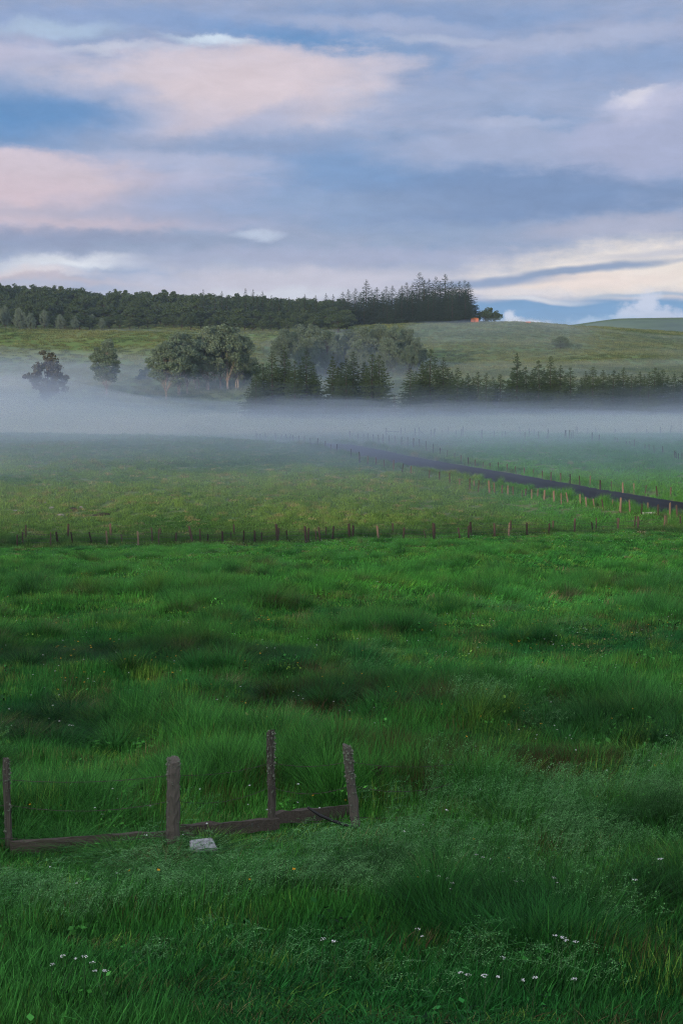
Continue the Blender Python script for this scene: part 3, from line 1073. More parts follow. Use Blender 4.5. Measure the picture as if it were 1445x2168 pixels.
def tree_px(k, px, top, Y, label, cat, group=None, wide=1.0, name=None, sink=0.0):
    x, y, z = at(px, Y)
    d = ray(px, top)
    ztop = y * d[2] / d[1]
    return plant_tree(k, (x, y, z - sink), max(1.5, ztop - z + sink), label, cat, group, wide, name)


# spruces standing in the fog: photo column, top row, distance, width, label
def spruces():
    G = 'spruces standing in a row in the fog'
    L = [
        (541, 790, 296, 1.0, 'low dark spruce at the outer left edge of the left fogbound clump'),
        (556, 768, 300, 1.1, 'dark spruce second from the left end of the left fogbound clump'),
        (576, 742, 299, 1.0, 'tall pointed spruce left of the twin tops in the left clump'),
        (602, 733, 301, .95, 'tallest spruce in the middle of the left fogbound clump'),
        (625, 762, 296, 1.0, 'shorter sunlit spruce between two tall ones in the left clump'),
        (648, 741, 299, 1.1, 'broad tall spruce near the right end of the left clump'),
        (664, 775, 303, .95, 'low spruce at the right end of the left clump'),
        (704, 753, 299, .95, 'pointed spruce first on the left in the second clump'),
        (722, 766, 303, .95, 'shorter spruce behind the first tree of the second clump'),
        (748, 743, 299, 1.0, 'tallest spruce in the middle of the second clump'),
        (733, 757, 296, .9, 'narrow spruce against the tallest one in the second clump'),
        (770, 766, 303, .9, 'lower spruce in the dip of the second clump'),
        (787, 748, 298, 1.0, 'spruce left of the last tree in the second clump'),
        (803, 750, 300, 1.05, 'spruce at the right end of the second clump beside the gap'),
        (868, 778, 297, 1.0, 'broad low spruce first right of the gap with the bare sapling'),
        (893, 764, 301, 1.0, 'spruce just left of the tall pointed one right of the gap'),
        (911, 738, 300, 1.05, 'tall pointed spruce right of the gap'),
        (937, 755, 301, 1.0, 'spruce with a slanting top right of the tall pointed one'),
        (967, 777, 297, .9, 'slim open spruce left of the low trees in the row'),
        (989, 789, 303, .9, 'small spruce at the left of the low stretch of the row'),
        (1010, 786, 301, .9, 'twin-topped low spruce in the low stretch of the row'),
        (1028, 788, 298, .9, 'small spruce in the middle of the low stretch of the row'),
        (1057, 791, 302, 1.0, 'lowest spruce in the row before the tall middle one'),
        (1092, 746, 300, .9, 'tall ragged spruce at the middle of the right-hand row'),
        (1110, 776, 303, .9, 'lower spruce at the right foot of the tall ragged one'),
        (1137, 762, 299, 1.1, 'broad spruce between two tall slender ones'),
        (1163, 752, 301, .85, 'tall slender spruce left of the pair of short ones'),
        (1184, 772, 303, .9, 'left one of a pair of short spruces'),
        (1204, 777, 298, .95, 'right one of a pair of short spruces'),
        (1237, 785, 302, .9, 'spruce opening the dense hedge of trees at the right'),
        (1252, 775, 299, 1.0, 'highest spruce at the start of the dense hedge of trees'),
        (1274, 782, 303, .95, 'spruce third in the dense hedge of trees at the right'),
        (1297, 783, 298, 1.0, 'broad spruce in the dense hedge left of a slim one'),
        (1317, 777, 302, .85, 'slim spruce in the middle of the dense hedge of trees'),
        (1334, 791, 299, .9, 'low spruce in a notch of the dense hedge of trees'),
        (1352, 786, 302, 1.0, 'broad spruce right of the notch in the dense hedge'),
        (1384, 777, 300, .95, 'highest spruce of the dense hedge towards the right edge'),
        (1371, 787, 297, .9, 'low spruce left of the highest one near the right edge'),
        (1400, 781, 303, .9, 'spruce close behind the highest one near the right edge'),
        (1424, 790, 299, 1.0, 'low broad spruce second from the right edge of the photo'),
        (1443, 787, 301, 1.0, 'spruce cut by the right edge of the photo'),
    ]
    for i, (px, top, Y, w, lab) in enumerate(L):
        hh = (875 - top) / 110.0
        tree_px(SPRUCE[(i * 7 + 2) % 4 if w < 1.05 else 2], px, top, Y, lab, 'spruce', G, w * (1.14 if hh > 1 else 1.36))

    for px, top in [(585, 772), (612, 770), (637, 768), (660, 782), (550, 792), (715, 778), (740, 772), (776, 776), (795, 772), (880, 784), (902, 776), (925, 772), (947, 776), (955, 788), (978, 796), (1000, 797), (1042, 797), (1075, 796), (1083, 780), (1101, 782), (1125, 784), (1149, 776), (1173, 782), (1194, 788), (1228, 796), (1244, 790), (1264, 792), (1286, 793), (1307, 792), (1326, 797), (1343, 797), (1361, 796), (1391, 790), (1411, 794), (1434, 797)]:
        tree_px(SPRUCE[int(px) % 4], px, top + random.uniform(-4, 7), 305 + random.uniform(0, 5), 'low spruce filling the row behind the taller ones', 'spruce', 'low spruces filling the row in the fog', 1.25)


spruces()


def broadleaves():
    tree_px(RUSTY, 101, 742, 318, 'brownish half leafless tree rising out of the fog at far left', 'tree', None, 1.1, 'bare_topped_tree')
    tree_px(BEECH[2], 226, 716, 326, 'single leafy tree on a pale trunk between the brownish tree and the grove', 'tree', None, 1.05)
    G = 'grove of pale-trunked trees on the left hillside'
    L = [(352, 712, 322, 0, 'outermost left tree of the grove with a pale forked trunk', .9),
         (378, 702, 326, 1, 'grey-green tree second from the left of the grove', .85),
         (396, 704, 330, 2, 'tree with a slanting pale trunk left of the grove centre', .95),
         (418, 712, 338, 3, 'tree in the dip between the two halves of the grove', .75),
         (438, 690, 336, 1, 'tall tree with a thick pale trunk at the grove centre', .9),
         (466, 679, 340, 0, 'tallest dark green tree of the grove', 1.0),
         (482, 684, 338, 2, 'dark green tree right of the tallest one in the grove', 1.1),
         (500, 692, 341, 1, 'outermost right tree of the grove with twin pale trunks', .9),
         (452, 700, 350, 3, 'tree half hidden behind the grove centre', .9),
         (410, 716, 346, 0, 'tree half hidden behind the left half of the grove', .8)]
    for px, top, Y, k, lab, w in L:
        kk = dict(BEECH[k])
        tree_px(kk, px, top, Y, lab, 'tree', G, w * 1.08)
    plant = [(514, 752, 352, 'low leafy bush at the right end of the grove'), (312, 776, 352, 'small round bush in the dark dip left of the grove'),
             (532, 770, 360, 'low bush between the grove and the left spruce clump'), (296, 792, 350, 'lower bush left of the small round bush in the dip')]
    for i, (px, top, Y, lab) in enumerate(plant):
        tree_px(BUSH[i % 2], px, top, Y, lab, 'bush', 'bushes beside the grove', 0.8)
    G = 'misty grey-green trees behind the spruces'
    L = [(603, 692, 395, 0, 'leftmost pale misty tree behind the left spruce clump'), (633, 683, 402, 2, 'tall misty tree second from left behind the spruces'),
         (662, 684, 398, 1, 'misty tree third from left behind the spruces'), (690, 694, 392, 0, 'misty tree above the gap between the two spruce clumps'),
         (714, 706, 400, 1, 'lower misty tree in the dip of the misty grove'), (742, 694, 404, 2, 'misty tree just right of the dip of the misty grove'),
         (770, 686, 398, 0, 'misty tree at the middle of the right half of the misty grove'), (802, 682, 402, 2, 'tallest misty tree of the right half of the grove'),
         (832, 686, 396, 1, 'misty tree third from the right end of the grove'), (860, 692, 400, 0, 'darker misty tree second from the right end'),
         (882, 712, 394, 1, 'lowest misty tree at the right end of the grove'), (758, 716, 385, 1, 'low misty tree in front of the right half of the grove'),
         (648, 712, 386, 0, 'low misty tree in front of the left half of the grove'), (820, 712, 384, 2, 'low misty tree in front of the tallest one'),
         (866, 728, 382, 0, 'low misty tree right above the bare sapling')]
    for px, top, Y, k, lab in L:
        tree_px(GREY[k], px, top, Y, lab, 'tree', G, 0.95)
    tree_px(GREY[2], 1186, 711, 470, 'lone faint tree in the mist on the right hillside', 'tree', None, 1.9, 'lone_tree')
    tree_px(BUSH[0], 1024, 656, 604, 'dark rounded bush right beside the orange hut', 'bush', 'bushes at the end of the ridge wood', 1.0)
    tree_px(BUSH[1], 1036, 650, 606, 'tallest dark bush right of the orange hut', 'bush', 'bushes at the end of the ridge wood', 0.8)
    tree_px(BUSH[0], 1048, 659, 604, 'last dark bush before the open crest', 'bush', 'bushes at the end of the ridge wood', 0.85)


broadleaves()


def ridge_wood():
    G = 'dark conifers on the ridge'
    tops = [(725, 617), (737, 612), (752, 610), (763, 618), (775, 591), (786, 612), (797, 607), (808, 616), (817, 605), (830, 604), (845, 612), (860, 597), (850, 604), (872, 600), (887, 576), (897, 592), (907, 589), (921, 585), (930, 594), (941, 579), (955, 594), (963, 600), (971, 594), (982, 592), (990, 596)]
    for i, (px, tp) in enumerate(tops):
        big = {887: 'tallest pointed conifer on the skyline of the ridge', 941: 'second tallest conifer on the skyline of the ridge', 775: 'lone high conifer standing out left of the tall stand on the ridge',
               990: 'outermost right conifer of the ridge stand above the orange hut'}.get(px, 'dark pointed conifer of the stand on the ridge skyline')
        tree_px(RIDGE[i % 3], px, tp, 604 + (i * 37 % 22), big, 'conifer', G, 1.5)
    for i in range(120):
        px = random.uniform(715, 992)
        line = np.interp(px, [715, 780, 850, 890, 960, 992], [628, 622, 616, 606, 606, 604])
        tree_px(RIDGE[i % 3], px, line + random.uniform(3, 40), random.uniform(588, 622), 'shaded conifer packed inside the stand on the ridge', 'conifer', G, 1.45)
    for px, tp in [(520, 610), (536, 612), (556, 615), (470, 615), (431, 612), (505, 618), (575, 624), (480, 624), (612, 628), (645, 622), (668, 624), (690, 620), (705, 622), (545, 622), (455, 622), (590, 630)]:
        lab = {520: 'pointed conifer sticking out of the broadleaf wood', 536: 'second pointed conifer sticking out beside the first in the broadleaf wood', 431: 'thin pointed conifer top far left in the ridge wood'}.get(px, 'conifer among broadleaf trees on the middle ridge')
        tree_px(RIDGE[int(px) % 3], px, tp, random.uniform(585, 620), lab, 'conifer', 'conifers among the broadleaf wood', 1.0)
    G = 'broadleaf trees of the wood on the left ridge'
    n = 0
    for row, (Y, low) in enumerate([(548, 60), (580, 38), (612, 20), (645, 6), (668, 0)]):
        px = -260 + row * 9
        while px < 735:
            line = np.interp(px, [-260, 0, 50, 100, 150, 200, 250, 300, 350, 400, 450, 500, 550, 600, 640, 700, 740], [578, 593, 597, 601, 605, 612, 612, 615, 613, 615, 619, 620, 624, 632, 630, 630, 628])
            span = np.interp(px, [0, 700], [1.0, 0.62])
            top = line + low * span + random.uniform(-1.5, 9)
            big = random.random()
            tree_px(WOOD[random.randrange(4)], px, top, Y + random.uniform(-12, 12), 'rounded broadleaf tree in the dark wood along the left ridge', 'tree', G, random.uniform(1.05, 1.4) * (1.0 if low < 30 else 1.25), sink=0.0)
            px += random.uniform(15, 23)
            n += 1
    # the lit, misty fringe of the wood at far left
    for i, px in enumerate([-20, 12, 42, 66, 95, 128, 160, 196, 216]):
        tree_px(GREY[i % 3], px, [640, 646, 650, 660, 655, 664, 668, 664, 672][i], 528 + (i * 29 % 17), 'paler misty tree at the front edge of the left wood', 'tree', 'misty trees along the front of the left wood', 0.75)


ridge_wood()

# ------------------------------------------------------------------ hut on the crest


def box(x0, x1, y0, y1, z0, z1):
    V = [(x0, y0, z0), (x1, y0, z0), (x1, y1, z0), (x0, y1, z0), (x0, y0, z1), (x1, y0, z1), (x1, y1, z1), (x0, y1, z1)]
    Q = [(3, 2, 1, 0), (4, 5, 6, 7), (0, 1, 5, 4), (1, 2, 6, 5), (2, 3, 7, 6), (3, 0, 4, 7)]
    return V, Q


def build_hut():
    x, y, z = at(1004, 592)
    o = thing('wooden_hut', 'small orange wooden hut in front of the ridge conifers', 'hut', (x, y, z - 0.3), R(-6))
    W, D, hh = 1.55, 1.2, 2.1
    V = [(-W, -D, 0), (W, -D, 0), (W, D, 0), (-W, D, 0), (-W, -D, hh), (W, -D, hh), (W, D, hh), (-W, D, hh), (0, -D, hh + .42), (0, D, hh + .42)]
    Q = [(0, 1, 5, 8, 4), (2, 3, 7, 9, 6), (1, 2, 6, 5), (3, 0, 4, 7), (3, 2, 1, 0)]
    link('wall', mesh('wall', V, Q), MT['hut'], o)
    e = .12
    V = [(-W - e, -D - e, hh - .03), (0, -D - e, hh + .45), (W + e, -D - e, hh - .03), (-W - e, D + e, hh - .03), (0, D + e, hh + .45), (W + e, D + e, hh - .03)]
    V += [(a, b, c + .07) for a, b, c in V]
    Q = [(0, 3, 4, 1), (1, 4, 5, 2), (6, 7, 10, 9), (7, 8, 11, 10), (0, 1, 7, 6), (1, 2, 8, 7), (3, 9, 10, 4), (4, 10, 11, 5), (0, 6, 9, 3), (2, 5, 11, 8)]
    link('roof', mesh('roof', V, Q), MT['hut_roof'], o)
    d = link('door', mesh('door', *box(-.42, .42, -D - .04, -D - .004, 0.1, 1.8)), MT['hut_door'], o)
    link('handle', mesh('handle', *box(.28, .34, -D - .09, -D - .042, 0.9, 1.05)), MT['wire'], d)


build_hut()

# ------------------------------------------------------------------ fences


def post_mesh(h, r, seed, sides=8, lean=(0, 0), rough=0.12, seg=7, bury=0.35):
    """A weathered round post with an uneven, slanting top."""
    q = np.random.default_rng(seed)
    V = []; Q = []
    k1 = q.uniform(-.02, .02, 2)
    slant = q.uniform(-.5, .5, 2)
    off = 1 + q.normal(size=sides) * rough * 0.6
    for i in range(seg + 1):
        f = i / seg
        z = -bury + f * (h + bury)
        cx = lean[0] * z + k1[0] * math.sin(f * 5); cy = lean[1] * z + k1[1] * math.cos(f * 4)
        rr = r * (1.06 - 0.16 * f)
        for k in range(sides):
            an = 2 * math.pi * k / sides
            w = rr * off[k] * (1 + q.normal() * rough * 0.4)
            dz = (slant[0] * math.cos(an) + slant[1] * math.sin(an)) * r if i == seg else 0
            V.append((cx + w * math.cos(an), cy + w * math.sin(an), z + dz))
    for i in range(seg):
        for k in range(sides):
            Q.append((i * sides + k, i * sides + (k + 1) % sides, (i + 1) * sides + (k + 1) % sides, (i + 1) * sides + k))
    top = len(V)
    zc = -bury + (h + bury)
    V.append((lean[0] * zc, lean[1] * zc, zc + 0.01))
    for k in range(sides):
        Q.append((seg * sides + k, seg * sides + (k + 1) % sides, top))
    return mesh('post', V, Q)


def wire_mesh(pts, r=0.004, sag=0.03, barbs=0):
    parts = []
    fine = []
    for i in range(len(pts) - 1):
        a = np.array(pts[i]); b = np.array(pts[i + 1])
        n = 6
        for k in range(n if i < len(pts) - 2 else n + 1):
            t = k / n
            p = a * (1 - t) + b * t
            p[2] -= sag * 4 * t * (1 - t)
            fine.append(p)
    parts.append(tube(fine, [r] * len(fine), 4))
    if barbs:
        q = np.random.default_rng(barbs)
        for i in range(len(fine) - 1):
            L = np.linalg.norm(fine[i + 1] - fine[i])
            for s in range(int(L / 0.12)):
                p = fine[i] + (fine[i + 1] - fine[i]) * (s + .5) / (L / 0.12)
                d = q.normal(size=3); d /= np.linalg.norm(d)
                parts.append(tube([p - d * 0.017, p + d * 0.017], [r * .8, r * .5], 3))
    return mesh('wire', *join(parts))


def line_fence(name, label, posts, r=0.055, wires=(0.35, 0.62, 0.9), pale=(), place=None, cat='fence', wr=0.006, group=None, lift=0.12):
    """posts: photo column of base, row of base, row of top, sideways lean of the top in pixels."""
    P = []
    for e in posts:
        px, pb, pt = e[:3]
        x, y, z = place(px, pb) if place else hit(px, pb)
        dep = depth_of(y, z)
        h = max(0.5, (pb - pt) / F * dep) + lift
        lean = (e[3] if len(e) > 3 else random.uniform(-1.2, 1.2)) / max(6, pb - pt)
        rad = r * (e[4] if len(e) > 4 else random.uniform(0.8, 1.25))
        P.append((x, y, z, h, lean, rad, px))
    o = thing(name, label, cat, P[len(P) // 2][:3], 0, group)
    ox, oy, oz = P[len(P) // 2][:3]
    for i, (x, y, z, h, lean, rad, px) in enumerate(P):
        me = post_mesh(h, rad, i * 13 + len(P), 7, (lean, random.uniform(-.05, .05)))
        link('post', me, MT['lit_and_pale'] if px in pale else MT['post'], o, (x - ox, y - oy, z - oz))  # lighter wood: for most listed posts, sunlight put into the colour
    for f in wires:
        pts = [(x + lean * f * h - ox, y - oy - rad, z + f * min(h, 1.15) - oz) for x, y, z, h, lean, rad, px in P]
        link('wire', wire_mesh(pts, wr, 0.025), MT['wire'], o)
    return o


def fences():
    A = [(37, 1159, 1136), (49, 1157, 1130), (108, 1160, 1131), (123, 1157, 1130, -2, 1.4), (155, 1158, 1131, -3), (195, 1155, 1130, -4), (227, 1158, 1128, -1, 1.2), (260, 1155, 1135, -3), (294, 1159, 1129, -2, 1.2), (324, 1154, 1121, -3), (336, 1157, 1125),
         (372, 1152, 1132), (407, 1152, 1118, -5, 1.5), (425, 1152, 1124, -2), (440, 1152, 1135), (471, 1153, 1129, 0, 1.4), (489, 1151, 1131, 0, .8), (516, 1152, 1127, 0, 1.1), (540, 1152, 1127, -1, 1.5), (554, 1151, 1131, 0, .9), (588, 1152, 1114, -3, 1.8), (608, 1150, 1127, -1, 1.1),
         (648, 1152, 1118, -3, 1.7), (652, 1151, 1122, 1, 1.2), (669, 1151, 1128, -1, .9), (678, 1152, 1120, -3, 1.3), (704, 1149, 1118, 1, 1.3), (740, 1148, 1113, -2, 1.7), (746, 1148, 1117, 1, 1.4), (801, 1148, 1117, -3, 1.5), (853, 1147, 1121, 2, 1.4), (903, 1146, 1127, -6, .8), (917, 1148, 1112, 0, 1.8), (973, 1143, 1121, -3, 1.2), (991, 1142, 1117, 0, 1.3), (1046, 1137, 1112, -1, 1.3), (1076, 1137, 1111, 1, 1.2), (1115, 1136, 1111, -1, 1.2), (1161, 1136, 1112, 0, 1.2), (1170, 1132, 1106, -1, 1.3), (1215, 1132, 1102, 0, 1.6), (1254, 1131, 1109, -3, 1.1), (1307, 1130, 1101, 0, 1.5), (1350, 1127, 1097, -1, 1.6), (1405, 1122, 1096, 0, 1.4)]
    line_fence('post_and_wire_fence', 'long crooked row of brown posts between the near meadow and the pasture', A, 0.062, pale=(227, 294, 741, 801, 1076, 1170, 1215, 1405), lift=.15, wr=0.011)
    B = [(55, 1142, 1115), (145, 1140, 1113, 0, 1.4), (235, 1141, 1112, 0, 1.7), (340, 1141, 1121), (496, 1145, 1114, -1, 1.1), (590, 1143, 1122), (690, 1142, 1120), (831, 1141, 1112, 0, 1.1), (920, 1138, 1112), (996, 1138, 1109, -1, 1.4), (1081, 1130, 1105, -1, 1.1), (1170, 1130, 1106), (1261, 1127, 1100), (1342, 1120, 1096), (1410, 1115, 1095), (1439, 1114, 1096)]
    line_fence('post_and_wire_fence', 'sparse second row of posts close behind the crooked row, one post sunlit', B, 0.062, pale=(235,), lift=.15)
    C = [(543, 932, 918), (551.5, 932, 920), (562, 932, 918), (584, 933, 919), (594, 935, 922, 2), (603, 935, 921, 2), (612, 936, 922, 3), (621, 939, 923), (633, 939, 924), (644, 942, 925), (657, 946, 929), (671.5, 949, 930), (688, 953, 936), (700, 956, 943), (712, 961, 942), (743, 971, 952), (761, 981, 959), (778, 985, 967), (796, 986, 971), (813, 992, 976), (832, 999, 976, 1), (850, 1004, 984, 3), (869, 1006, 989), (908, 1015, 997), (930, 1019, 1001), (951, 1026, 1004), (972, 1029, 1016), (994, 1040, 1015), (1003, 1032, 1020), (1012, 1041, 1019), (1035, 1043, 1020, -1, 1.7), (1046, 1045, 1025, -1, 1.2), (1062, 1047, 1030), (1074, 1049, 1031, 0, 1.2), (1085, 1049, 1032), (1104, 1054, 1040), (1112, 1051, 1037), (1125, 1059, 1039, -1), (1137, 1054, 1039), (1151, 1062, 1041, 0, 1.5), (1172, 1064, 1042, -1, 1.5), (1187, 1070, 1047), (1202, 1067, 1046, -5, 1.2), (1227, 1070, 1050, 0, 1.2), (1240, 1075, 1055), (1257, 1074, 1059, -3), (1276, 1082, 1061, -4), (1295, 1072, 1061), (1312, 1086, 1057, 0, 1.6), (1332, 1090, 1061, -1, 1.3), (1357, 1091, 1069, 0, 1.1), (1370, 1084, 1067, 0, 1.2), (1391, 1094, 1072), (1417, 1094, 1067, -1, 1.4), (1432, 1099, 1072, -2, 1.4), (1458, 1103, 1076)]
    line_fence('roadside_fence', 'row of sunlit wooden posts along the near side of the dark road', C, 0.070, (0.5, 0.85), pale=(869, 972, 1003, 1035, 1046, 1062, 1074, 1085, 1125, 1137, 1151, 1172, 1187, 1202, 1227, 1240, 1257, 1295, 1312, 1332, 1370, 1417), wr=0.005)
    D = [(757, 934, 920), (769, 934, 920), (779, 937, 919), (790, 939, 922), (801, 941, 922), (811, 940, 921), (824, 941, 924), (836, 940, 925), (849, 945, 926), (862, 946, 927), (875, 950, 929), (888, 950, 932), (902, 956, 936), (916, 962, 941), (931, 966, 950), (946, 970, 955), (961, 975, 961), (976, 982, 966), (990, 987, 971), (1005, 989, 976), (1021, 991, 980), (1037, 994, 982), (1054, 997, 981), (1072, 1000, 984), (1091, 1004, 989), (1109, 1006, 992), (1128, 1010, 996), (1147, 1015, 999), (1165, 1020, 1002), (1186, 1021, 1004), (1206, 1026, 1006, -1), (1226, 1029, 1010), (1248, 1030, 1010, 0, 1.2), (1269, 1039, 1019, 0, 1.5), (1293, 1040, 1021, 0, .8), (1317, 1045, 1025, 0, 1.6), (1341, 1047, 1026, -1, 1.2), (1365, 1050, 1030), (1390, 1055, 1032, -2, 1.2), (1418, 1054, 1034, 0, 1.2), (1447, 1060, 1037)]
    line_fence('roadside_fence', 'evenly spaced dark posts along the far side of the road', D, 0.066, (0.5, 0.85), pale=(1248, 1317, 1341, 1418), wr=0.005)
    E = [(740, 930, 914, 0, 1.6), (817, 926, 908, 0, 1.5), (848, 926, 907, 0, 1.3), (857, 924, 907), (878, 927, 909, 0, 1.5), (887, 925, 907, 0, 1.3), (911, 927, 911), (919, 927, 909, 0, 1.8), (934, 926, 912), (949, 924, 906), (964, 927, 912), (976, 928, 910, 0, 1.3), (979, 925, 905), (1019, 931, 911, 0, 1.2), (1046, 928, 914), (1061, 928, 916), (1069, 928, 915), (1110, 932, 917, 0, 1.3), (1139, 932, 915, 0, 1.3), (1119, 926, 909), (1158, 930, 912), (1194, 929, 912), (1197, 928, 913), (1204, 930, 912), (1208, 931, 913), (1212, 930, 912), (1252, 932, 917, 0, 1.4), (1267, 934, 922, 0, 1.3), (1300, 937, 928), (1306, 938, 929), (1324, 944, 935), (1333, 945, 936), (1342, 947, 932, 0, 1.2), (1363, 952, 943), (1373, 953, 942), (1383, 960, 945), (1402, 962, 947), (1426, 972, 956), (1430, 973, 959), (1435, 975, 962), (1442, 975, 961)]
    o = line_fence('paddock_fence', 'faint crowded posts dissolving in the fog beyond the road', E, 0.06, (0.85,), pale=(740, 848), wr=0.006)
    Fp = [(1100, 915, 897), (1129, 917, 905), (1160, 918, 904), (1217, 919, 902), (1221, 921, 906), (1243, 918, 905), (1260, 920, 905), (1300, 918, 906), (1347, 917, 904), (1367, 917, 906), (1397, 917, 902), (1418, 917, 900), (1445, 918, 903)]
    line_fence('paddock_fence', 'last ghostly posts deep in the fog under the spruces at the right', Fp, 0.06, (), place=lambda px, py: at(px, 246))
    # rail and slanting brace of the cattle pen in the fog
    x, y, z = hit(887, 925)
    pen = thing('pen_brace', 'slanting timber brace leaning on a post of the pen in the fog', 'brace', (x, y, z))
    v, q = tube([(0, -.1, 1.15), (.6, -.1, .6), (1.3, -.1, -.05)], [.05, .055, .05], 6)
    link('beam', mesh('beam', v, q), MT['post'], pen)
    x, y, z = hit(817, 926)
    pen = thing('pen_rail', 'horizontal rail between two taller posts of the pen in the fog', 'rail', (x, y, z))
    v, q = tube([(0, -.1, 1.0), (1.2, -.1, 1.03), (2.3, -.1, .98)], [.045, .05, .045], 6)
    link('beam', mesh('beam', v, q), MT['post'], pen)


fences()

# ------------------------------------------------------------------ old fence in the foreground


def lichen_lumps(h, r, seed, lean, n=60, low=0.45, big=1.0):
    q = np.random.default_rng(seed)
    parts = []
    for i in range(n):
        f = low + (1 - low) * q.uniform() ** (0.35 if q.uniform() < .7 else 1.6)
        z = h * f * 1.0 + (0.01 if f > .97 else 0)
        an = q.uniform(0, 6.28)
        rr = r * (1.02 - 0.1 * f) * (q.uniform(.2, 1) if f > 0.985 else 1.0)
        c = np.array([lean[0] * z + rr * math.cos(an), lean[1] * z + rr * math.sin(an), z])
        s = (0.004 + 0.016 * q.uniform() ** 3) * big
        V = c + s * np.array([(1, 0, 0), (-1, 0, 0), (0, 1, 0), (0, -1, 0), (0, 0, 1.2), (0, 0, -1.2)]) * q.uniform(.6, 1.3, (6, 1))
        Q = [(0, 2, 4), (2, 1, 4), (1, 3, 4), (3, 0, 4), (2, 0, 5), (1, 2, 5), (3, 1, 5), (0, 3, 5)]
        parts.append((list(V), Q))
    return mesh('lichen', *join(parts))


def board(p, q, h, th, seed):
    """A rough board standing on edge from p to q."""
    r = np.random.default_rng(seed)
    p = np.array(p, float); q = np.array(q, float)
    L = np.linalg.norm(q - p); n = 10
    V = []; Q = []
    t = (q - p) / L; nrm = np.cross(t, (0, 0, 1)); nrm /= np.linalg.norm(nrm)
    for i in range(n + 1):
        c = p + (q - p) * i / n
        j = r.normal(size=4) * 0.005
        bow = 0.012 * math.sin(i / n * 3.1)
        for k, (a, b) in enumerate([(-.5, 0), (.5, 0), (.5, 1), (-.5, 1)]):
            V.append(c + nrm * (a * th + bow) + np.array([0, 0, b * h + j[k] * (2 if b else 1)]))
    for i in range(n):
        for k in range(4):
            Q.append((i * 4 + k, i * 4 + (k + 1) % 4, i * 4 + 4 + (k + 1) % 4, i * 4 + 4 + k))
    Q.append((3, 2, 1, 0)); Q.append((n * 4, n * 4 + 1, n * 4 + 2, n * 4 + 3))
    return V, Q


FENCE_Y = {}


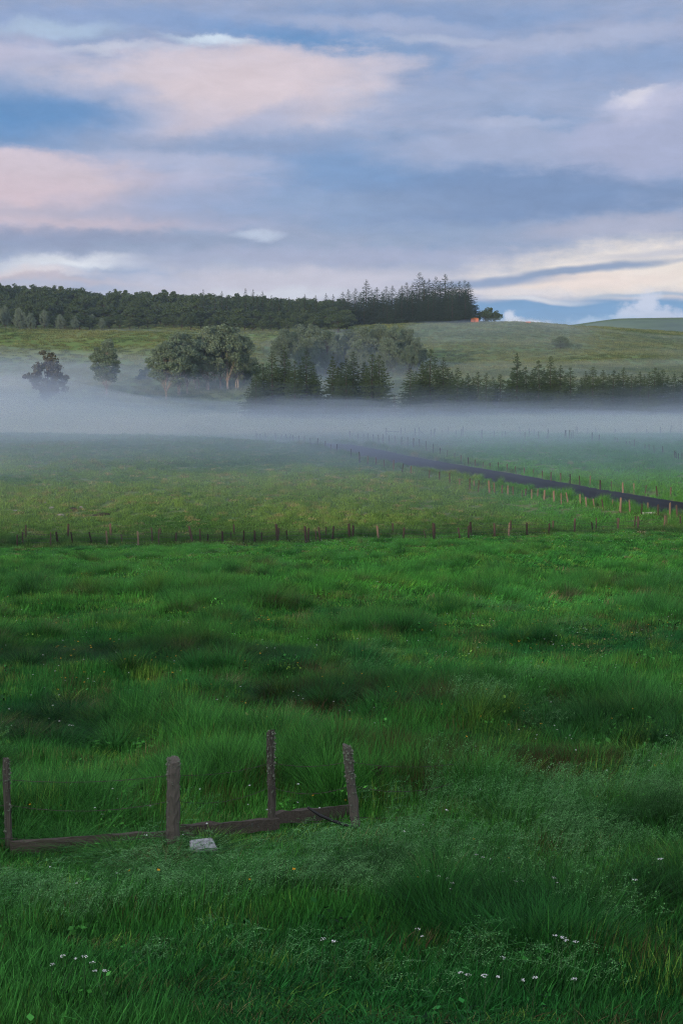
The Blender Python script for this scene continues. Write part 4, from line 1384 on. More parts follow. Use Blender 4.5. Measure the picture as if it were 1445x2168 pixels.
def fore_fence():
    specs = [(18, 1822, 21, 1605, 0.036, 90, .25), (366, 1812, 370, 1606, 0.066, 260, .55), (572, 1776, 576, 1545, 0.042, 220, .5), (752, 1772, 735, 1578, 0.052, 160, .45)]
    base = []
    for (bx, by, tx, ty, r, nl, low) in specs:
        x, y, z = hit(bx, by)
        dep = depth_of(y, z)
        h = (by - ty) / F * dep
        lx = (tx - bx) / F * dep / h
        base.append((x, y, z, h, lx, r, nl, low))
    ox, oy, oz = base[1][:3]
    o = thing('old_fence', 'four weathered lichen-crusted posts with sagging barbed wire in the near grass', 'fence', (ox, oy, oz))
    labs = ['thin dark post at the left end', 'thick dark post with a lichen-crusted head', 'tallest post, pale with lichen', 'post leaning to the left']
    for i, (x, y, z, h, lx, r, nl, low) in enumerate(base):
        lean = (lx, 0.02)
        p = link('post', post_mesh(h, r, 77 + i, 14, lean, 0.16, 22), MT['old_post'], o, (x - ox, y - oy, z - oz))
        p['label'] = labs[i]
        link('lichen', lichen_lumps(h, r, 99 + i, lean, nl, low, 1.0 + 14 * max(0, r - .045)), MT['crust'], p)
    # three sagging strands
    x, y, z, h, lx, r, _, _ = base[0]
    start = (x - 2.0, y - 0.4, z + 0.1)
    end = hit(960, 1745)
    for f, sg in ((0.80, .05), (0.55, .09), (0.22, .06)):
        pts = [(start[0] - ox, start[1] - oy, start[2] - oz + f * 1.05)]
        for (x, y, z, h, lx, r, _, _) in base:
            zz = f * 1.1
            pts.append((x + lx * zz - ox, y - r * 1.05 - oy, z + zz - oz))
        pts.append((end[0] - ox, end[1] - oy, end[2] + f * 0.9 - oz))
        link('wire', wire_mesh(pts, 0.0032, sg, int(f * 100)), MT['wire'], o)
    # boards half sunk in the grass round the foot of the posts
    def bd(label, a, b, h, lift, th=0.045, seed=1, ydel=0.0):
        p = list(hit(*a)); q = list(hit(*b))
        p[1] += ydel; q[1] += ydel
        p[2] += lift; q[2] += lift
        V, Q = board((0, 0, 0), np.array(q) - np.array(p), h, th, seed)
        ob = link('plank', mesh('plank', V, Q), MT['plank'], None, p)
        tag(ob, label, 'plank', 'weathered planks at the foot of the old fence')
    bd('long weathered plank on edge between the left post and the thick post', (24, 1824), (356, 1800), 0.16, 0.06, seed=3)
    bd('dark plank on edge from the thick post towards the tall post', (384, 1796), (590, 1776), 0.13, 0.11, seed=4)
    bd('short dark plank behind the longer one right of the thick post', (384, 1788), (480, 1783), 0.12, 0.07, 0.05, 5)
    bd('plank on edge between the tall post and the leaning post', (582, 1772), (740, 1757), 0.14, 0.14, seed=6)
    # short strut between the thick post and the dark plank
    p = hit(386, 1790); q = hit(410, 1800)
    V, Q = board((0, 0, 0), (q[0] - p[0], q[1] - p[1] - .05, -0.04), 0.05, 0.05, 8)
    ob = link('strut', mesh('strut', V, Q), MT['plank'], None, (p[0], p[1], p[2] + 0.18))
    tag(ob, 'short weathered strut slanting from the thick post to the plank', 'strut')
    # pale stone slab
    x, y, z = hit(432, 1818)
    r = np.random.default_rng(4)
    V, Q = box(-.14, .14, -.085, .085, 0, .05)
    bm = bmesh.new()
    vs = [bm.verts.new(v) for v in V]
    for f in Q:
        bm.faces.new([vs[i] for i in f])
    bmesh.ops.bevel(bm, geom=bm.edges[:], offset=0.012, segments=2, affect='EDGES')
    for v in bm.verts:
        v.co += Vector(r.normal(size=3) * 0.003)
        if v.co.x > 0 and v.co.y > 0: v.co.x -= 0.05
    me = bpy.data.meshes.new('stone_slab'); bm.to_mesh(me); bm.free()
    ob = link('stone_slab', me, MT['slab'], None, (x, y, z + 0.12))
    ob.rotation_euler = (R(24), R(-4), R(6))
    tag(ob, 'pale grey stone slab lying tilted in the grass by the thick post', 'slab')
    # black pipe arching out of the grass
    pts = []
    b = base[3]
    for px, py in ((651, 1709), (676, 1726), (706, 1739), (735, 1748), (762, 1755), (790, 1765), (818, 1779)):
        d = ray(px, py)
        Y = b[1] - 0.12
        pts.append((Y * d[0] / d[1], Y, Y * d[2] / d[1]))
    p0 = pts[3]
    v, q = tube([np.array(p) - np.array(p0) for p in pts], [.014, .017, .018, .018, .018, .018, .018], 8)
    q = list(q) + [tuple(range(7, -1, -1)), tuple(range(len(v) - 8, len(v)))]
    ob = link('bent_pipe', mesh('bent_pipe', v, q, True), MT['black'], None, p0)
    tag(ob, 'bent black pipe sticking up out of the grass behind the leaning post', 'pipe')
    # dark dock stalk
    x, y, z = hit(800, 1712)
    o = thing('dock_plant', 'single dark seeding dock stalk right of the leaning post', 'plant', (x, y, z))
    v, q = tube([(0, 0, -.1), (.01, 0, .25), (-.005, 0, .52)], [.007, .006, .003], 5)
    link('stem', mesh('stem', v, q), MT['dock'], o)
    rr = np.random.default_rng(8)
    C = np.stack([rr.normal(size=420) * .020, rr.normal(size=420) * .020, rr.uniform(.08, .52, 420)], -1)
    C[:, :2] *= (0.6 + 0.9 * np.abs(np.sin(C[:, 2] * 22)))[:, None]
    V, Q = leaf_cards(C, 0.03, rr)
    link('seed_head', mesh_np('seed_head', V, Q), MT['dock'], o)


fore_fence()

# ------------------------------------------------------------------ small things in the fields


def stone(px, py, w, h, label, mat='rock', seed=1, name='field_stone'):
    x, y, z = hit(px, py)
    r = np.random.default_rng(seed)
    bm = bmesh.new()
    bmesh.ops.create_icosphere(bm, subdivisions=3, radius=1.0)
    ph = r.uniform(0, 6, 6)
    for v in bm.verts:
        c = v.co
        k = 1 + 0.18 * math.sin(3 * c.x + ph[0]) * math.sin(2.6 * c.y + ph[1]) + 0.12 * math.sin(5 * c.z + ph[2] + 2 * c.x) + 0.06 * math.sin(9 * c.y + ph[3])
        v.co = Vector((c.x * k * w / 2, c.y * k * w * 0.35, c.z * k * h))
    me = bpy.data.meshes.new(name); bm.to_mesh(me); bm.free()
    o = link(name, me, MT[mat], None, (x, y, z + h * 0.15))
    o.rotation_euler = (0, 0, r.uniform(-.4, .4))
    tag(o, label, 'stone' if mat != 'soil' else 'soil mound', 'stones in the left pasture' if mat != 'soil' else 'bare soil mounds in the left pasture')


stone(97, 1067, .45, .16, 'small pale stone highest up in the left pasture', seed=2)
stone(109, 1077, .5, .16, 'pale stone just below the highest one in the left pasture', seed=3)
stone(33, 1083, .55, .14, 'flat pale stone nearest the left edge of the pasture', seed=4)
stone(172, 1079, .6, .22, 'pale stone at the right end of the dark mound', seed=5)
stone(164, 1077, .45, .18, 'pale stone on top of the dark mound in the left pasture', seed=6)
stone(128, 1093, .95, .16, 'broad grey stone lowest in the left pasture', seed=7)
stone(153, 1081, 1.1, .24, 'dark soil mound with pale stones on it in the left pasture', 'soil', 8, 'soil_mound')
stone(215, 1092, 1.4, .22, 'long dark soil mound right of the stones in the left pasture', 'soil', 9, 'soil_mound')
x, y, z = hit(1372, 1088)
ob = link('culvert_slab', mesh('culvert_slab', *box(-.7, .7, -.2, .2, -.3, .16)), MT['concrete'], None, (x, y, z))
ob.rotation_euler = (0, 0, R(8))
tag(ob, 'pale concrete slab at the road edge near the right of the photo', 'slab')
x, y, z = hit(1117, 684.5, 500)
ob = link('feed_trough', mesh('feed_trough', *join([box(-1, 1, -.35, .35, .25, .32), box(-1, 1, -.35, -.29, .32, .7), box(-1, 1, .29, .35, .32, .7), box(-1, -.94, -.29, .29, .32, .7), box(.94, 1, -.29, .29, .32, .7), box(-.8, -.7, -.3, .3, -.2, .25), box(.7, .8, -.3, .3, -.2, .25)])), MT['hut'], None, (x, y, z))
tag(ob, 'low reddish trough on the open crest right of the bushes', 'trough')


def sapling():
    x, y, z = at(834, 297)
    o = thing('bare_sapling', 'pale leafless sapling in the gap of the spruce row', 'tree', (x, y, z))
    r = np.random.default_rng(5)
    parts = [tube([(0, 0, -.3), (.1, 0, 2), (0, 0, 4.6)], [.07, .05, .015], 5)]
    link('trunk', mesh('trunk', *join(parts)), MT['lit_and_pale'], o)
    br = []
    for i in range(34):
        z0 = r.uniform(.8, 4.4); an = r.uniform(0, 6.28); L = r.uniform(.4, 1.0) * (1.1 - z0 / 6)
        br.append(tube([(0.05, 0, z0), (L * .5 * math.cos(an), L * .5 * math.sin(an), z0 + .15), (L * math.cos(an), L * math.sin(an), z0 + .1)], [.025, .018, .008], 4))
    link('crown', mesh('crown', *join(br)), MT['lit_and_pale'], o)


sapling()

# ------------------------------------------------------------------ grass
PROTO = bpy.data.collections.new('grass_kinds')      # not linked to the scene: only drawn through the meadow below


def blades(seed, n, rad, hmin, hmax, width, bend, lean=0.0, splay=0.0, clump=False):
    """n curved tapering blades standing in a disc; each is a ribbon of three segments."""
    r = np.random.default_rng(seed)
    a = r.uniform(0, 2 * np.pi, n); q = rad * np.sqrt(r.uniform(0, 1, n))
    if clump: q = rad * r.uniform(0, 1, n) ** 1.2
    bx, by = q * np.cos(a), q * np.sin(a)
    h = r.uniform(hmin, hmax, n) * (1 - 0.35 * (q / rad) ** 2)
    fa = r.uniform(0, 2 * np.pi, n)
    if splay: fa = np.where(r.uniform(0, 1, n) < 0.8, a + r.normal(0, .4, n), fa)
    dx, dy = np.cos(fa), np.sin(fa)
    bd = bend * r.uniform(0.3, 1.3, n)
    sp = splay * (q / rad + .2)
    w = width * r.uniform(0.7, 1.3, n)
    tw = fa + np.pi / 2 + r.normal(0, .5, n)
    wx, wy = np.cos(tw), np.sin(tw)
    V = np.zeros((n, 7, 3))
    for i, (t, ww) in enumerate(((0, .8), (.38, 1.0), (.72, .7), (1.0, 0))):
        off = h * (sp * t + bd * t * t)
        z = h * (t - 0.35 * (bd + sp * .6) * t * t) - (0.06 if i == 0 else 0)
        cx = bx + dx * off + lean * h * t; cy = by + dy * off
        if i < 3:
            V[:, 2 * i] = np.stack([cx - wx * w * ww / 2, cy - wy * w * ww / 2, z], -1)
            V[:, 2 * i + 1] = np.stack([cx + wx * w * ww / 2, cy + wy * w * ww / 2, z], -1)
        else:
            V[:, 6] = np.stack([cx, cy, z], -1)
    o = np.arange(n)[:, None] * 7
    quads = np.concatenate([o + np.array([0, 1, 3, 2]), o + np.array([2, 3, 5, 4]), o + np.array([4, 5, 6, 6])], 0)
    return V.reshape(-1, 3), quads


def to_mesh(name, V, Q):
    faces = [tuple(f) if f[2] != f[3] else tuple(f[:3]) for f in np.asarray(Q).tolist()]
    me = bpy.data.meshes.new(name)
    me.from_pydata(V.tolist(), [], faces)
    me.update()
    return me


def seed_grass(seed, n=40, rad=.4):
    """Flowering grass: thin stems leaning with the wind, each with a loose drooping head."""
    r = np.random.default_rng(seed)
    V, Q = blades(seed, 90, rad, .2, .42, .007, .5, 0.1)
    Vs = [V]; Qs = [Q]; o = len(V)
    for i in range(n):
        a = r.uniform(0, 6.28); q = rad * math.sqrt(r.uniform())
        p = np.array([q * math.cos(a), q * math.sin(a), 0.0])
        h = r.uniform(.42, .78); ln = r.uniform(.15, .5)
        pts = [p, p + (ln * h * .25, r.normal() * .03, h * .5), p + (ln * h * .7, r.normal() * .05, h * .88), p + (ln * h * 1.15, r.normal() * .06, h * .97)]
        for k in range(3):
            a0, b0 = pts[k], pts[k + 1]
            ww = np.array([0.0016, 0.0016, 0])
            Vs.append(np.array([a0 - ww, a0 + ww, b0 + ww, b0 - ww])); Qs.append(np.array([[0, 1, 2, 3]]) + o); o += 4
        m = 16
        t = r.uniform(0.0, 1.0, m)
        C = pts[2] + (pts[3] - pts[2]) * t[:, None] * 1.1 + r.normal(size=(m, 3)) * (.014, .014, .016)
        lv, lq = leaf_cards(C, 0.013, r)
        Vs.append(lv); Qs.append(lq + o); o += len(lv)
    return np.vstack(Vs), np.vstack(Qs)


def herb(seed, n=46, rad=.22, size=.10, h=.35):
    r = np.random.default_rng(seed)
    C = np.stack([r.normal(size=n) * rad * .6, r.normal(size=n) * rad * .6, r.uniform(.05, h, n)], -1)
    V, Q = leaf_cards(C, size, r, .5)
    V2, Q2 = blades(seed, 30, rad, .15, h, .006, .4)
    return np.vstack([V, V2]), np.vstack([Q, Q2 + len(V)])


def flower_dots(seed, n=7, rad=.35, h=.5, size=.02):
    r = np.random.default_rng(seed)
    C = np.stack([r.uniform(-rad, rad, n), r.uniform(-rad, rad, n), r.uniform(h * .7, h * 1.15, n)], -1)
    C = np.repeat(C, 4, 0) + r.normal(size=(n * 4, 3)) * size * np.array([.45, .45, .12])
    return leaf_cards(C, size, r, .8)


def proto(name, VQ, mat):
    me = to_mesh(name, *VQ)
    me.materials.append(mat)
    o = bpy.data.objects.new(name, me)
    PROTO.objects.link(o)


# names keep the order in which the instances are picked
KINDS = [
    ('a0', blades(1, 190, .40, .26, .56, .0056, .20, .10)), ('a1', blades(2, 190, .40, .22, .50, .0054, .30, .14)), ('a2', blades(3, 180, .40, .30, .66, .006, .18, .08)),
    ('a3', blades(4, 210, .40, .20, .46, .005, .42, .18)),
    ('b0', blades(5, 330, .30, .5, .85, .0050, .45, .06, .45, True)), ('b1', blades(6, 300, .27, .45, .80, .005, .60, .12, .38, True)),
    ('c0', seed_grass(7)), ('c1', seed_grass(8, 52)),
    ('d0', herb(9)), ('d1', herb(10, 60, .26, .06, .42)),
    ('e0', blades(11, 70, .35, .4, .74, .0045, .16, .14)),
    ('f0', blades(12, 150, .5, .14, .34, .021, .4, .10)), ('f1', blades(13, 150, .5, .10, .28, .023, .55, .16)),
    ('g0', blades(14, 90, .42, .30, .60, .018, .25, .16)), ('g1', blades(15, 90, .42, .26, .52, .020, .38, .22)),
]
for nm, vq in KINDS:
    proto(nm, vq, MT['grass'])


def scatter_group(coll):
    g = bpy.data.node_groups.new('scatter', 'GeometryNodeTree')
    g.interface.new_socket('Geometry', in_out='INPUT', socket_type='NodeSocketGeometry')
    g.interface.new_socket('Geometry', in_out='OUTPUT', socket_type='NodeSocketGeometry')
    gi = g.nodes.new('NodeGroupInput'); go = g.nodes.new('NodeGroupOutput')
    mp = g.nodes.new('GeometryNodeMeshToPoints')
    ip = g.nodes.new('GeometryNodeInstanceOnPoints')
    ci = g.nodes.new('GeometryNodeCollectionInfo')
    ci.inputs['Collection'].default_value = coll
    ci.inputs['Separate Children'].default_value = True
    ci.inputs['Reset Children'].default_value = True

    def na(name, typ):
        n = g.nodes.new('GeometryNodeInputNamedAttribute')
        n.data_type = typ
        n.inputs['Name'].default_value = name
        return n.outputs['Attribute']
    L = g.links.new
    L(gi.outputs[0], mp.inputs['Mesh']); L(mp.outputs[0], ip.inputs['Points'])
    L(ci.outputs[0], ip.inputs['Instance'])
    ip.inputs['Pick Instance'].default_value = True
    L(na('idx', 'INT'), ip.inputs['Instance Index'])
    e2r = g.nodes.new('FunctionNodeEulerToRotation')
    L(na('rot', 'FLOAT_VECTOR'), e2r.inputs[0])
    L(e2r.outputs[0], ip.inputs['Rotation'])
    L(na('scl', 'FLOAT_VECTOR'), ip.inputs['Scale'])
    L(ip.outputs[0], go.inputs[0])
    return g


SCAT = scatter_group(PROTO)


def scatter(name, P, idx, rot, scl, tint, group=None):
    me = bpy.data.meshes.new(name)
    n = len(P)
    me.vertices.add(n)
    me.vertices.foreach_set('co', np.asarray(P, np.float32).ravel())
    for nm, ty, key, arr in (('idx', 'INT', 'value', idx.astype(np.int32)), ('rot', 'FLOAT_VECTOR', 'vector', rot.astype(np.float32).ravel()), ('scl', 'FLOAT_VECTOR', 'vector', scl.astype(np.float32).ravel()),
                             ('tint', 'FLOAT_COLOR', 'color', np.hstack([tint, np.ones((n, 1))]).astype(np.float32).ravel())):
        at_ = me.attributes.new(nm, ty, 'POINT')
        at_.data.foreach_set(key, arr)
    me.update()
    o = link(name, me)
    md = o.modifiers.new('scatter', 'NODES')
    md.node_group = group or SCAT
    tag(o, kind='stuff')
    return o


def fan(n, d0, d1, amax, power=1.0):
    """n random ground points between d0 and d1 metres out."""
    u = rng.uniform(0, 1, n)
    d = (d0 ** (2 * power) + u * (d1 ** (2 * power) - d0 ** (2 * power))) ** (1 / (2 * power)) if power > 0 else d0 * (d1 / d0) ** u
    a = rng.uniform(-amax, amax, n)
    X = a * np.maximum(d, 6); Y = d
    return X, Y


def px_of(X, Y, Z):
    dep = Y * CP - Z * SP
    return 722.5 + F * X / dep, 1084 - F * (Y * SP + Z * CP) / dep


def lerp3(a, b, t):
    return np.asarray(a)[None, :] * (1 - t[:, None]) + np.asarray(b)[None, :] * t[:, None]


def spot(X, Y, px, py, rx, ry):
    """Soft oval of ground centred where the photo shows (px, py); rx, ry metres."""
    x, y, z = hit(px, py)
    return np.exp(-((X - x) / rx) ** 2 - ((Y - y) / ry) ** 2)


SHADE_SCALE = 1.0


def meadow():
    # rows: amount, near, far, spread in distance, base size
    for (n, d0, d1, power, s0, amax) in ((9500, 6.0, 20, 1.0, 1.0, .52), (12500, 18, 48, .9, 1.1, .40), (17500, 44, 110, .8, 1.35, .36)):
        X, Y = fan(n, d0, d1, amax, power)
        Z = H(X, Y)
        big = fbm(X / 5.5, Y / 9.0, 101, 3); mid = fbm(X / 1.7, Y / 2.6, 103, 3); wet = fbm(X / 9., Y / 12., 107, 3); patchy = fbm(X / 3.2, Y / 5., 109, 3)
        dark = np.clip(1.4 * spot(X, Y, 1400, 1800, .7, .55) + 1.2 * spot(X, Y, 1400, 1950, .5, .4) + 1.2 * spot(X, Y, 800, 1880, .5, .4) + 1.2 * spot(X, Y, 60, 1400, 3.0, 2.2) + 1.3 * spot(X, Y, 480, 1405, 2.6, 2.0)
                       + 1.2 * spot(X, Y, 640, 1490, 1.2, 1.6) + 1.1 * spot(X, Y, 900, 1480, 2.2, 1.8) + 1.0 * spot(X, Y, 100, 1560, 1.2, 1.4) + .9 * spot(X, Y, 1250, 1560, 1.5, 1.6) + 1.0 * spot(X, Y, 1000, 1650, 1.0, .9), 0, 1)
        combed = np.clip(1.2 * spot(X, Y, 1050, 1450, 2.2, 2.6) + 1.2 * spot(X, Y, 850, 1245, 5, 6) + 1.0 * spot(X, Y, 1250, 1190, 8, 8) + .9 * spot(X, Y, 1150, 1290, 4, 5), 0, 1)
        r = rng.uniform(0, 1, n)
        far = sstep(45, 95, Y)
        # which grass grows here
        idx = rng.integers(0, 4, n)
        sedge = ((mid + 0.5 * big > 0.25) & (r < 0.5)) | (r < dark * .8)
        idx = np.where(sedge, 4 + rng.integers(0, 2, n), idx)
        seedy = np.clip(1.5 * spot(X, Y, 620, 1870, 1.6, .9) + 1.6 * spot(X, Y, 1000, 1810, 2.0, .9) + 1.5 * spot(X, Y, 1330, 1750, 1.6, 1.2) + 1.0 * spot(X, Y, 150, 1930, 1.6, .7) + 1.0 * spot(X, Y, 380, 1860, .8, .5), 0, 1)
        seedy = np.maximum(seedy, sstep(0.30, 0.6, patchy) * 0.25 * (1 - far))
        is_seed = rng.uniform(0, 1, n) < seedy * 0.24
        idx = np.where(is_seed, 6 + rng.integers(0, 2, n), idx)
        herb_ = (rng.uniform(0, 1, n) < 0.05 + 0.10 * sstep(.2, .5, wet)) & (Y < 60) & ~is_seed
        idx = np.where(herb_, 8 + rng.integers(0, 2, n), idx)
        red = np.clip(1.3 * spot(X, Y, 885, 1665, 1.0, 1.4) + 0.45 * spot(X, Y, 640, 1490, 1.4, 2.2) + .9 * spot(X, Y, 1050, 1650, 1.6, 1.5) + .8 * spot(X, Y, 490, 1188, 1.2, 3) + 0.35 * spot(X, Y, 840, 1490, 1.6, 2.4), 0, 1)
        dry = (rng.uniform(0, 1, n) < red * 0.75 + 0.04) & ~is_seed
        idx = np.where(dry, 10, idx)
        wide = (rng.uniform(0, 1, n) < 0.75 * sstep(34, 55, Y)) & (idx < 4)
        idx = np.where(wide, 13 + rng.integers(0, 2, n), idx)
        # tint of the plants, deeper within the dark ovals
        t = np.clip(0.5 + 0.9 * big + 0.35 * mid + rng.normal(0, .12, n), 0, 1)
        tint = lerp3((0.024, 0.150, 0.022), (0.105, 0.350, 0.040), t)
        blue = np.clip(0.2 + 0.9 * wet, 0, 1) * (1 - 0.6 * far)
        tint = tint * (1 - blue[:, None] * .55) + lerp3((0.024, 0.145, 0.050), (0.075, 0.300, 0.095), t) * blue[:, None] * .55
        tint = tint * (1 - far[:, None] * .75) + lerp3((0.050, 0.230, 0.028), (0.130, 0.42, 0.055), t) * far[:, None] * .75
        q = rng.uniform(0, 1, n)
        yg = q < (.13 + .08 * np.clip(patchy, 0, 1)) * np.interp(Y, [10, 16, 26], [.25, .5, 1])
        tint[yg] = lerp3((0.09, 0.22, 0.030), (0.22, 0.38, 0.055), rng.uniform(0, 1, int(yg.sum())))
        st = (q > .97)
        tint[st] = lerp3((0.14, 0.13, 0.045), (0.28, 0.23, 0.10), rng.uniform(0, 1, int(st.sum())))
        dk = (q > .80) & (q < .90)
        tint[dk] *= .4
        is_sedge = (idx == 4) | (idx == 5)
        tint[is_sedge] = tint[is_sedge] * np.array([.62, .68, .75])
        ns = int(is_seed.sum())
        tint[is_seed] = lerp3((0.055, 0.20, 0.050), (0.15, 0.33, 0.12), rng.uniform(0, 1, ns))
        nd = int(dry.sum())
        tint[dry] = lerp3((0.06, 0.055, 0.018), (0.11, 0.055, 0.03), rng.uniform(0, 1, nd))
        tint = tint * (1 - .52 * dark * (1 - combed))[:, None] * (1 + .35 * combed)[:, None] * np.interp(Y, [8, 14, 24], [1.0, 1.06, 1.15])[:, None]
        # how tall and how bent by the wind
        hh = s0 * np.clip(0.84 + 0.55 * big + 0.85 * mid, .26, 1.8) * rng.uniform(.75, 1.25, n)
        hh = np.where(is_seed, hh * 1.0, hh)
        old = np.maximum(spot(X, Y, 300, 1836, 3.2, 1.3), spot(X, Y, 600, 1790, 1.3, 1.1))            # grazed and trodden at the old fence
        hh = hh * (1 - 0.70 * np.clip(old * 1.2, 0, 1))
        hh = hh * np.interp(Y, [7, 9, 16, 30, 60, 95, 108], [.45, .74, .80, .82, .74, .42, .30])
        tilt = np.radians(2 + 13 * np.clip(patchy + .1, 0, 1) + 10 * far * np.clip(.5 + big, 0, 1)) * rng.uniform(.2, 1.5, n) + combed * .45
        rot = np.stack([rng.normal(0, .07, n), tilt, rng.normal(0, .5, n) + (rng.integers(0, 2, n) * 0)], -1)
        # free turning for the upright kinds, wind-combed for the rest
        free = ~(is_seed) & (rng.uniform(0, 1, n) < .45 * (1 - combed))
        rot[free, 2] = rng.uniform(0, 6.28, int(free.sum()))
        scl = np.stack([s0 * rng.uniform(.75, 1.15, n)] * 2 + [hh], -1)
        keep = Y < 105.5 + 7 * fbm(X / 3.0, Y / 3.0, 111, 3)
        keep &= ~((red > .5) & (rng.uniform(0, 1, n) < .3))
        scatter('meadow_grass', np.stack([X, Y, Z], -1)[keep], idx[keep], rot[keep], scl[keep], tint[keep])


meadow()


def pasture():
    n = 30000
    X, Y = fan(n, 106, 262, 0.32, 0.75)
    d, _ = road_dist(X, Y)
    Z = H(X, Y)
    big = fbm(X / 14., Y / 18., 201, 3); mid = fbm(X / 3.2, Y / 4.5, 203, 3)
    verge = np.exp(-((d - 4.2) / 1.4) ** 2)
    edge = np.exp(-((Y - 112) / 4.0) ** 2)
    idx = np.where(rng.uniform(0, 1, n) < .75, 11 + rng.integers(0, 2, n), rng.integers(0, 4, n))
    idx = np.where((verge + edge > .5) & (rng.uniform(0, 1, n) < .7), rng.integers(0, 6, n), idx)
    t = np.clip(.5 + .7 * big + .5 * mid + rng.normal(0, .15, n), 0, 1)
    tint = lerp3((0.066, 0.178, 0.032), (0.172, 0.298, 0.062), t)
    straw = rng.uniform(0, 1, n) < .07 + .12 * np.clip(big, 0, 1)
    tint[straw] = lerp3((0.21, 0.23, 0.085), (0.33, 0.30, 0.13), rng.uniform(0, 1, int(straw.sum())))
    gr = sstep(12, 22, X) * sstep(122, 132, Y)                       # fresher field on the right beyond the road
    tint = tint * (1 - gr[:, None] * .7) + np.array([0.07, 0.31, 0.04]) * gr[:, None] * .7
    rank_shade = np.clip(edge * 1.2 + .5 * fbm(X / 4., Y / 3., 205, 2) * edge, 0, 1)  # rough strip behind the fence, shade of the hollow put into its tint
    tint = tint * (1 - rank_shade[:, None] * .8) + lerp3((0.022, 0.085, 0.018), (0.060, 0.16, 0.030), t) * rank_shade[:, None] * .8
    hh = (1.0 + .5 * mid + .3 * big) * rng.uniform(.7, 1.3, n) * (1 + .35 * verge + .2 * edge)
    scl = np.stack([1.3 * rng.uniform(.8, 1.3, n)] * 2 + [hh], -1)
    rot = np.stack([rng.normal(0, .06, n), rng.uniform(0, .25, n), rng.uniform(0, 6.28, n)], -1)
    k = d > 3.55 + .5 * fbm(X / 1.5, Y / 1.5, 211, 2)
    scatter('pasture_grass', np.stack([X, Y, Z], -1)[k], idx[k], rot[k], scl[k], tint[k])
    # weeds on the road bank
    n = 1500
    i = rng.integers(0, len(ROADS) - 1, n); f = rng.uniform(0, 1, n)
    c = ROADS[i] * (1 - f[:, None]) + ROADS[i + 1] * f[:, None]
    tn = ROADS[i + 1] - ROADS[i]; tn /= np.linalg.norm(tn, axis=1)[:, None]
    s = np.where(rng.uniform(0, 1, n) < .7, -1, 1)
    off = s * (3.6 + np.abs(rng.normal(0, 1.1, n)))
    X = c[:, 0] + tn[:, 1] * off; Y = c[:, 1] - tn[:, 0] * off
    Z = H(X, Y)
    cl = fbm(X / 3., Y / 3., 301, 2)
    k = (Y > 100) & (Y < 235) & (cl > -.15)
    idx = np.where(rng.uniform(0, 1, n) < .4, 8 + rng.integers(0, 2, n), rng.integers(0, 6, n))
    tint = lerp3((0.045, 0.11, 0.03), (0.12, 0.20, 0.05), rng.uniform(0, 1, n))
    sc = (0.55 + 1.0 * np.clip(cl, 0, 1)) * rng.uniform(.7, 1.5, n)
    scl = np.stack([sc, sc, sc], -1)
    rot = np.stack([rng.normal(0, .06, n), rng.uniform(0, .25, n), rng.uniform(0, 6.28, n)], -1)
    scatter('roadside_weeds', np.stack([X, Y, Z], -1)[k], idx[k], rot[k], scl[k], tint[k])
    # rough grass on the hillsides
    n = 26000
    X, Y = fan(n, 300, 640, 0.32, 0.8)
    Z = H(X, Y)
    big = fbm(X / 26., Y / 22., 401, 3); mid = fbm(X / 7., Y / 7., 403, 3)
    t = np.clip(.5 + .6 * big + .4 * mid + rng.normal(0, .15, n), 0, 1)
    tint = lerp3((0.075, 0.130, 0.040), (0.22, 0.25, 0.095), t)
    idx = 11 + rng.integers(0, 2, n)
    scl = np.stack([2.2 * rng.uniform(.7, 1.3, n)] * 2 + [1.7 * rng.uniform(.6, 1.4, n)], -1)
    rot = np.stack([rng.normal(0, .05, n), rng.normal(0, .08, n), rng.uniform(0, 6.28, n)], -1)
    scatter('hillside_grass', np.stack([X, Y, Z], -1), idx, rot, scl, tint)


pasture()


# ------------------------------------------------------------------ flowers
def small_flowers():
    coll = bpy.data.collections.new('flower_kinds')
    for nm, vq, mt in (('a0', flower_dots(21, 3, .3, .36, .014), 'petal'), ('a1', flower_dots(22, 2, .3, .36, .016), 'yellow')):
        me = to_mesh(nm, *vq); me.materials.append(MT[mt])
        coll.objects.link(bpy.data.objects.new(nm, me))
    g = scatter_group(coll)
    n = 1100
    X, Y = fan(n, 12, 108, 0.29, .75)
    Z = H(X, Y)
    cl = fbm(X / 6., Y / 9., 501, 2)
    k = (cl > -.05)
    white = (rng.uniform(0, 1, n) < .45 + .4 * sstep(50, 80, Y)).astype(int)
    rot = np.stack([np.zeros(n), rng.uniform(0, .2, n), rng.uniform(0, 6.28, n)], -1)
    s = 1 + .012 * Y
    scl = np.stack([s, s, np.ones(n) * 1.05], -1)
    scatter('wildflowers', np.stack([X, Y, Z], -1)[k], (1 - white)[k], rot[k], scl[k], np.ones((n, 3))[k], g)


small_flowers()


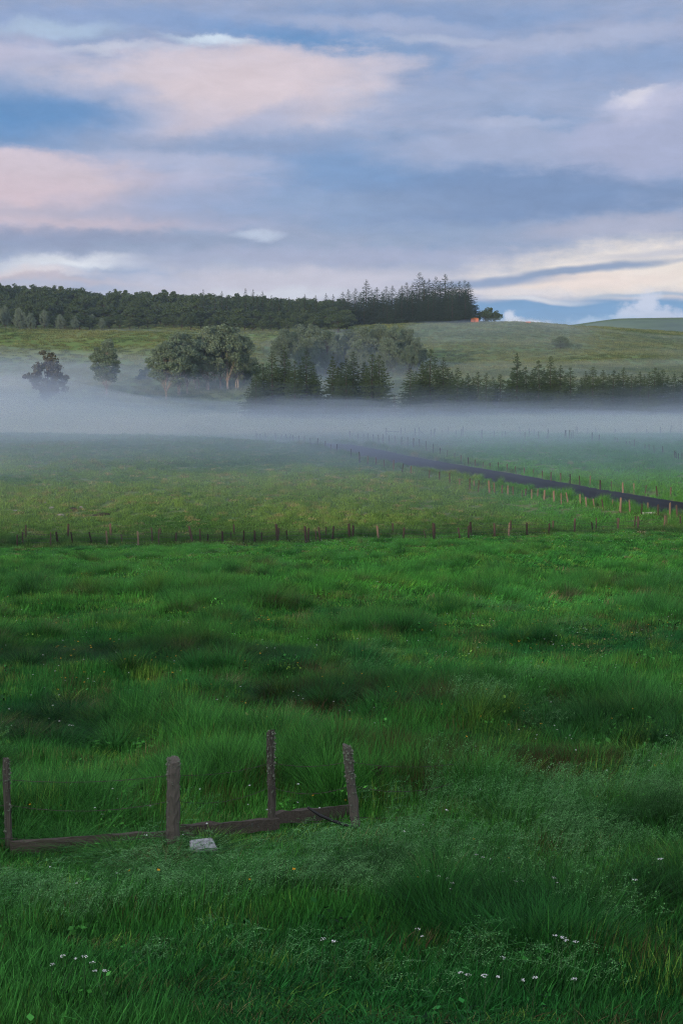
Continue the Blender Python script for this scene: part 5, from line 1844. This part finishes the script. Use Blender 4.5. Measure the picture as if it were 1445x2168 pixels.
def umbel(kind):
    r = np.random.default_rng(kind)
    parts = [tube([(0, 0, -.1), (.02, .01, .3), (.03, 0, .6)], [.004, .0035, .003], 5)]
    heads = [(.03, 0, .6, .026)]
    for k in range(kind % 2 + (kind == 2)):
        an = r.uniform(0, 6.28); z0 = r.uniform(.3, .45)
        e = (.03 + .10 * math.cos(an), .10 * math.sin(an), z0 + r.uniform(.12, .25))
        parts.append(tube([(.02, 0, z0), e], [.003, .0025], 4))
        heads.append((*e, r.uniform(.014, .022)))
    C = []
    for (x, y, z, s) in heads:
        for i in range(22):
            an = r.uniform(0, 6.28); q = s * math.sqrt(r.uniform())
            p = (x + q * math.cos(an), y + q * math.sin(an), z + .025 - q * .25)
            C.append(p)
        for i in range(7):
            an = i * .9; q = s * .7
            parts.append(tube([(x, y, z), (x + q * math.cos(an), y + q * math.sin(an), z + .02)], [.0015, .001], 3))
    V, Q = leaf_cards(np.array(C), .010, r, .9)
    return mesh('stem', *join(parts)), mesh_np('flower_head', V, Q)


def umbels():
    U = [umbel(k) for k in range(3)]
    spots = [(911, 1848, 'white umbel flower leftmost of the small drift in the middle right grass'), (932, 1856, 'white umbel flower at the middle of the small drift in the right grass'), (962, 1872, 'low white umbel flower below the small drift in the right grass'), (1012, 1814, 'large white umbel flower on its own above the drift'), (1026, 1818, 'white umbel flower touching the large one above the drift'),
             (890, 1966, 'single white umbel flower left of centre between drift and bottom edge'), (704, 1992, 'white umbel flower in the dark grass near the middle of the bottom'), (1212, 1990, 'right one of two white umbel flowers low at the right'), (1184, 1988, 'left one of two white umbel flowers low at the right'), (1066, 2034, 'white umbel flower above three low ones near the bottom right'),
             (985, 2066, 'left white umbel flower of the three lowest at the bottom right'), (1022, 2068, 'middle white umbel flower of the three lowest at the bottom right'), (1336, 1862, 'white umbel flower beside the dark tussock at the right'), (1172, 1860, 'small white umbel flower between the drift and the dark tussock'), (1088, 1866, 'small white umbel flower just right of the drift'), (1220, 2112, 'white umbel flower close to the bottom edge at the right'), (1122, 2152, 'white umbel flower cut close to the bottom edge'),
             (135, 2026, 'upper left white umbel flower of three in the bottom left grass'), (107, 2048, 'lowest white umbel flower of three in the bottom left grass'), (183, 2028, 'right white umbel flower of three in the bottom left grass'), (218, 2060, 'small white umbel flower right of the three at bottom left'), (679, 1990, 'faint white umbel flower left of the one in dark grass'), (152, 1535, 'white umbel flower far up the meadow at the left'), (1390, 1822, 'white umbel flower right of the dark tussock')]
    for i, (px, py, lab) in enumerate(spots):
        # the bloom is seen at (px, py): step along the view line to the spot whose ground lies 0.6 m under it
        d = ray(px, py)
        best = None
        for Y in np.arange(8, 40, .1):
            Xq = Y * d[0] / d[1]; Zq = Y * d[2] / d[1]
            if Zq - float(H(Xq, Y, True)) < .47:
                best = (Xq, Y); break
        Xq, Y = best
        z = float(H(Xq, Y))
        o = thing('umbel_flower', lab, 'flower', (Xq, Y, z), random.uniform(0, 6.28), 'white umbel flowers in the near meadow')
        sc = random.uniform(.7, .95)
        o.scale = (sc, sc, .75)
        st, hd = U[i % 3]
        link('stem', st, MT['stem'], o); link('flower_head', hd, MT['petal'], o)


umbels()
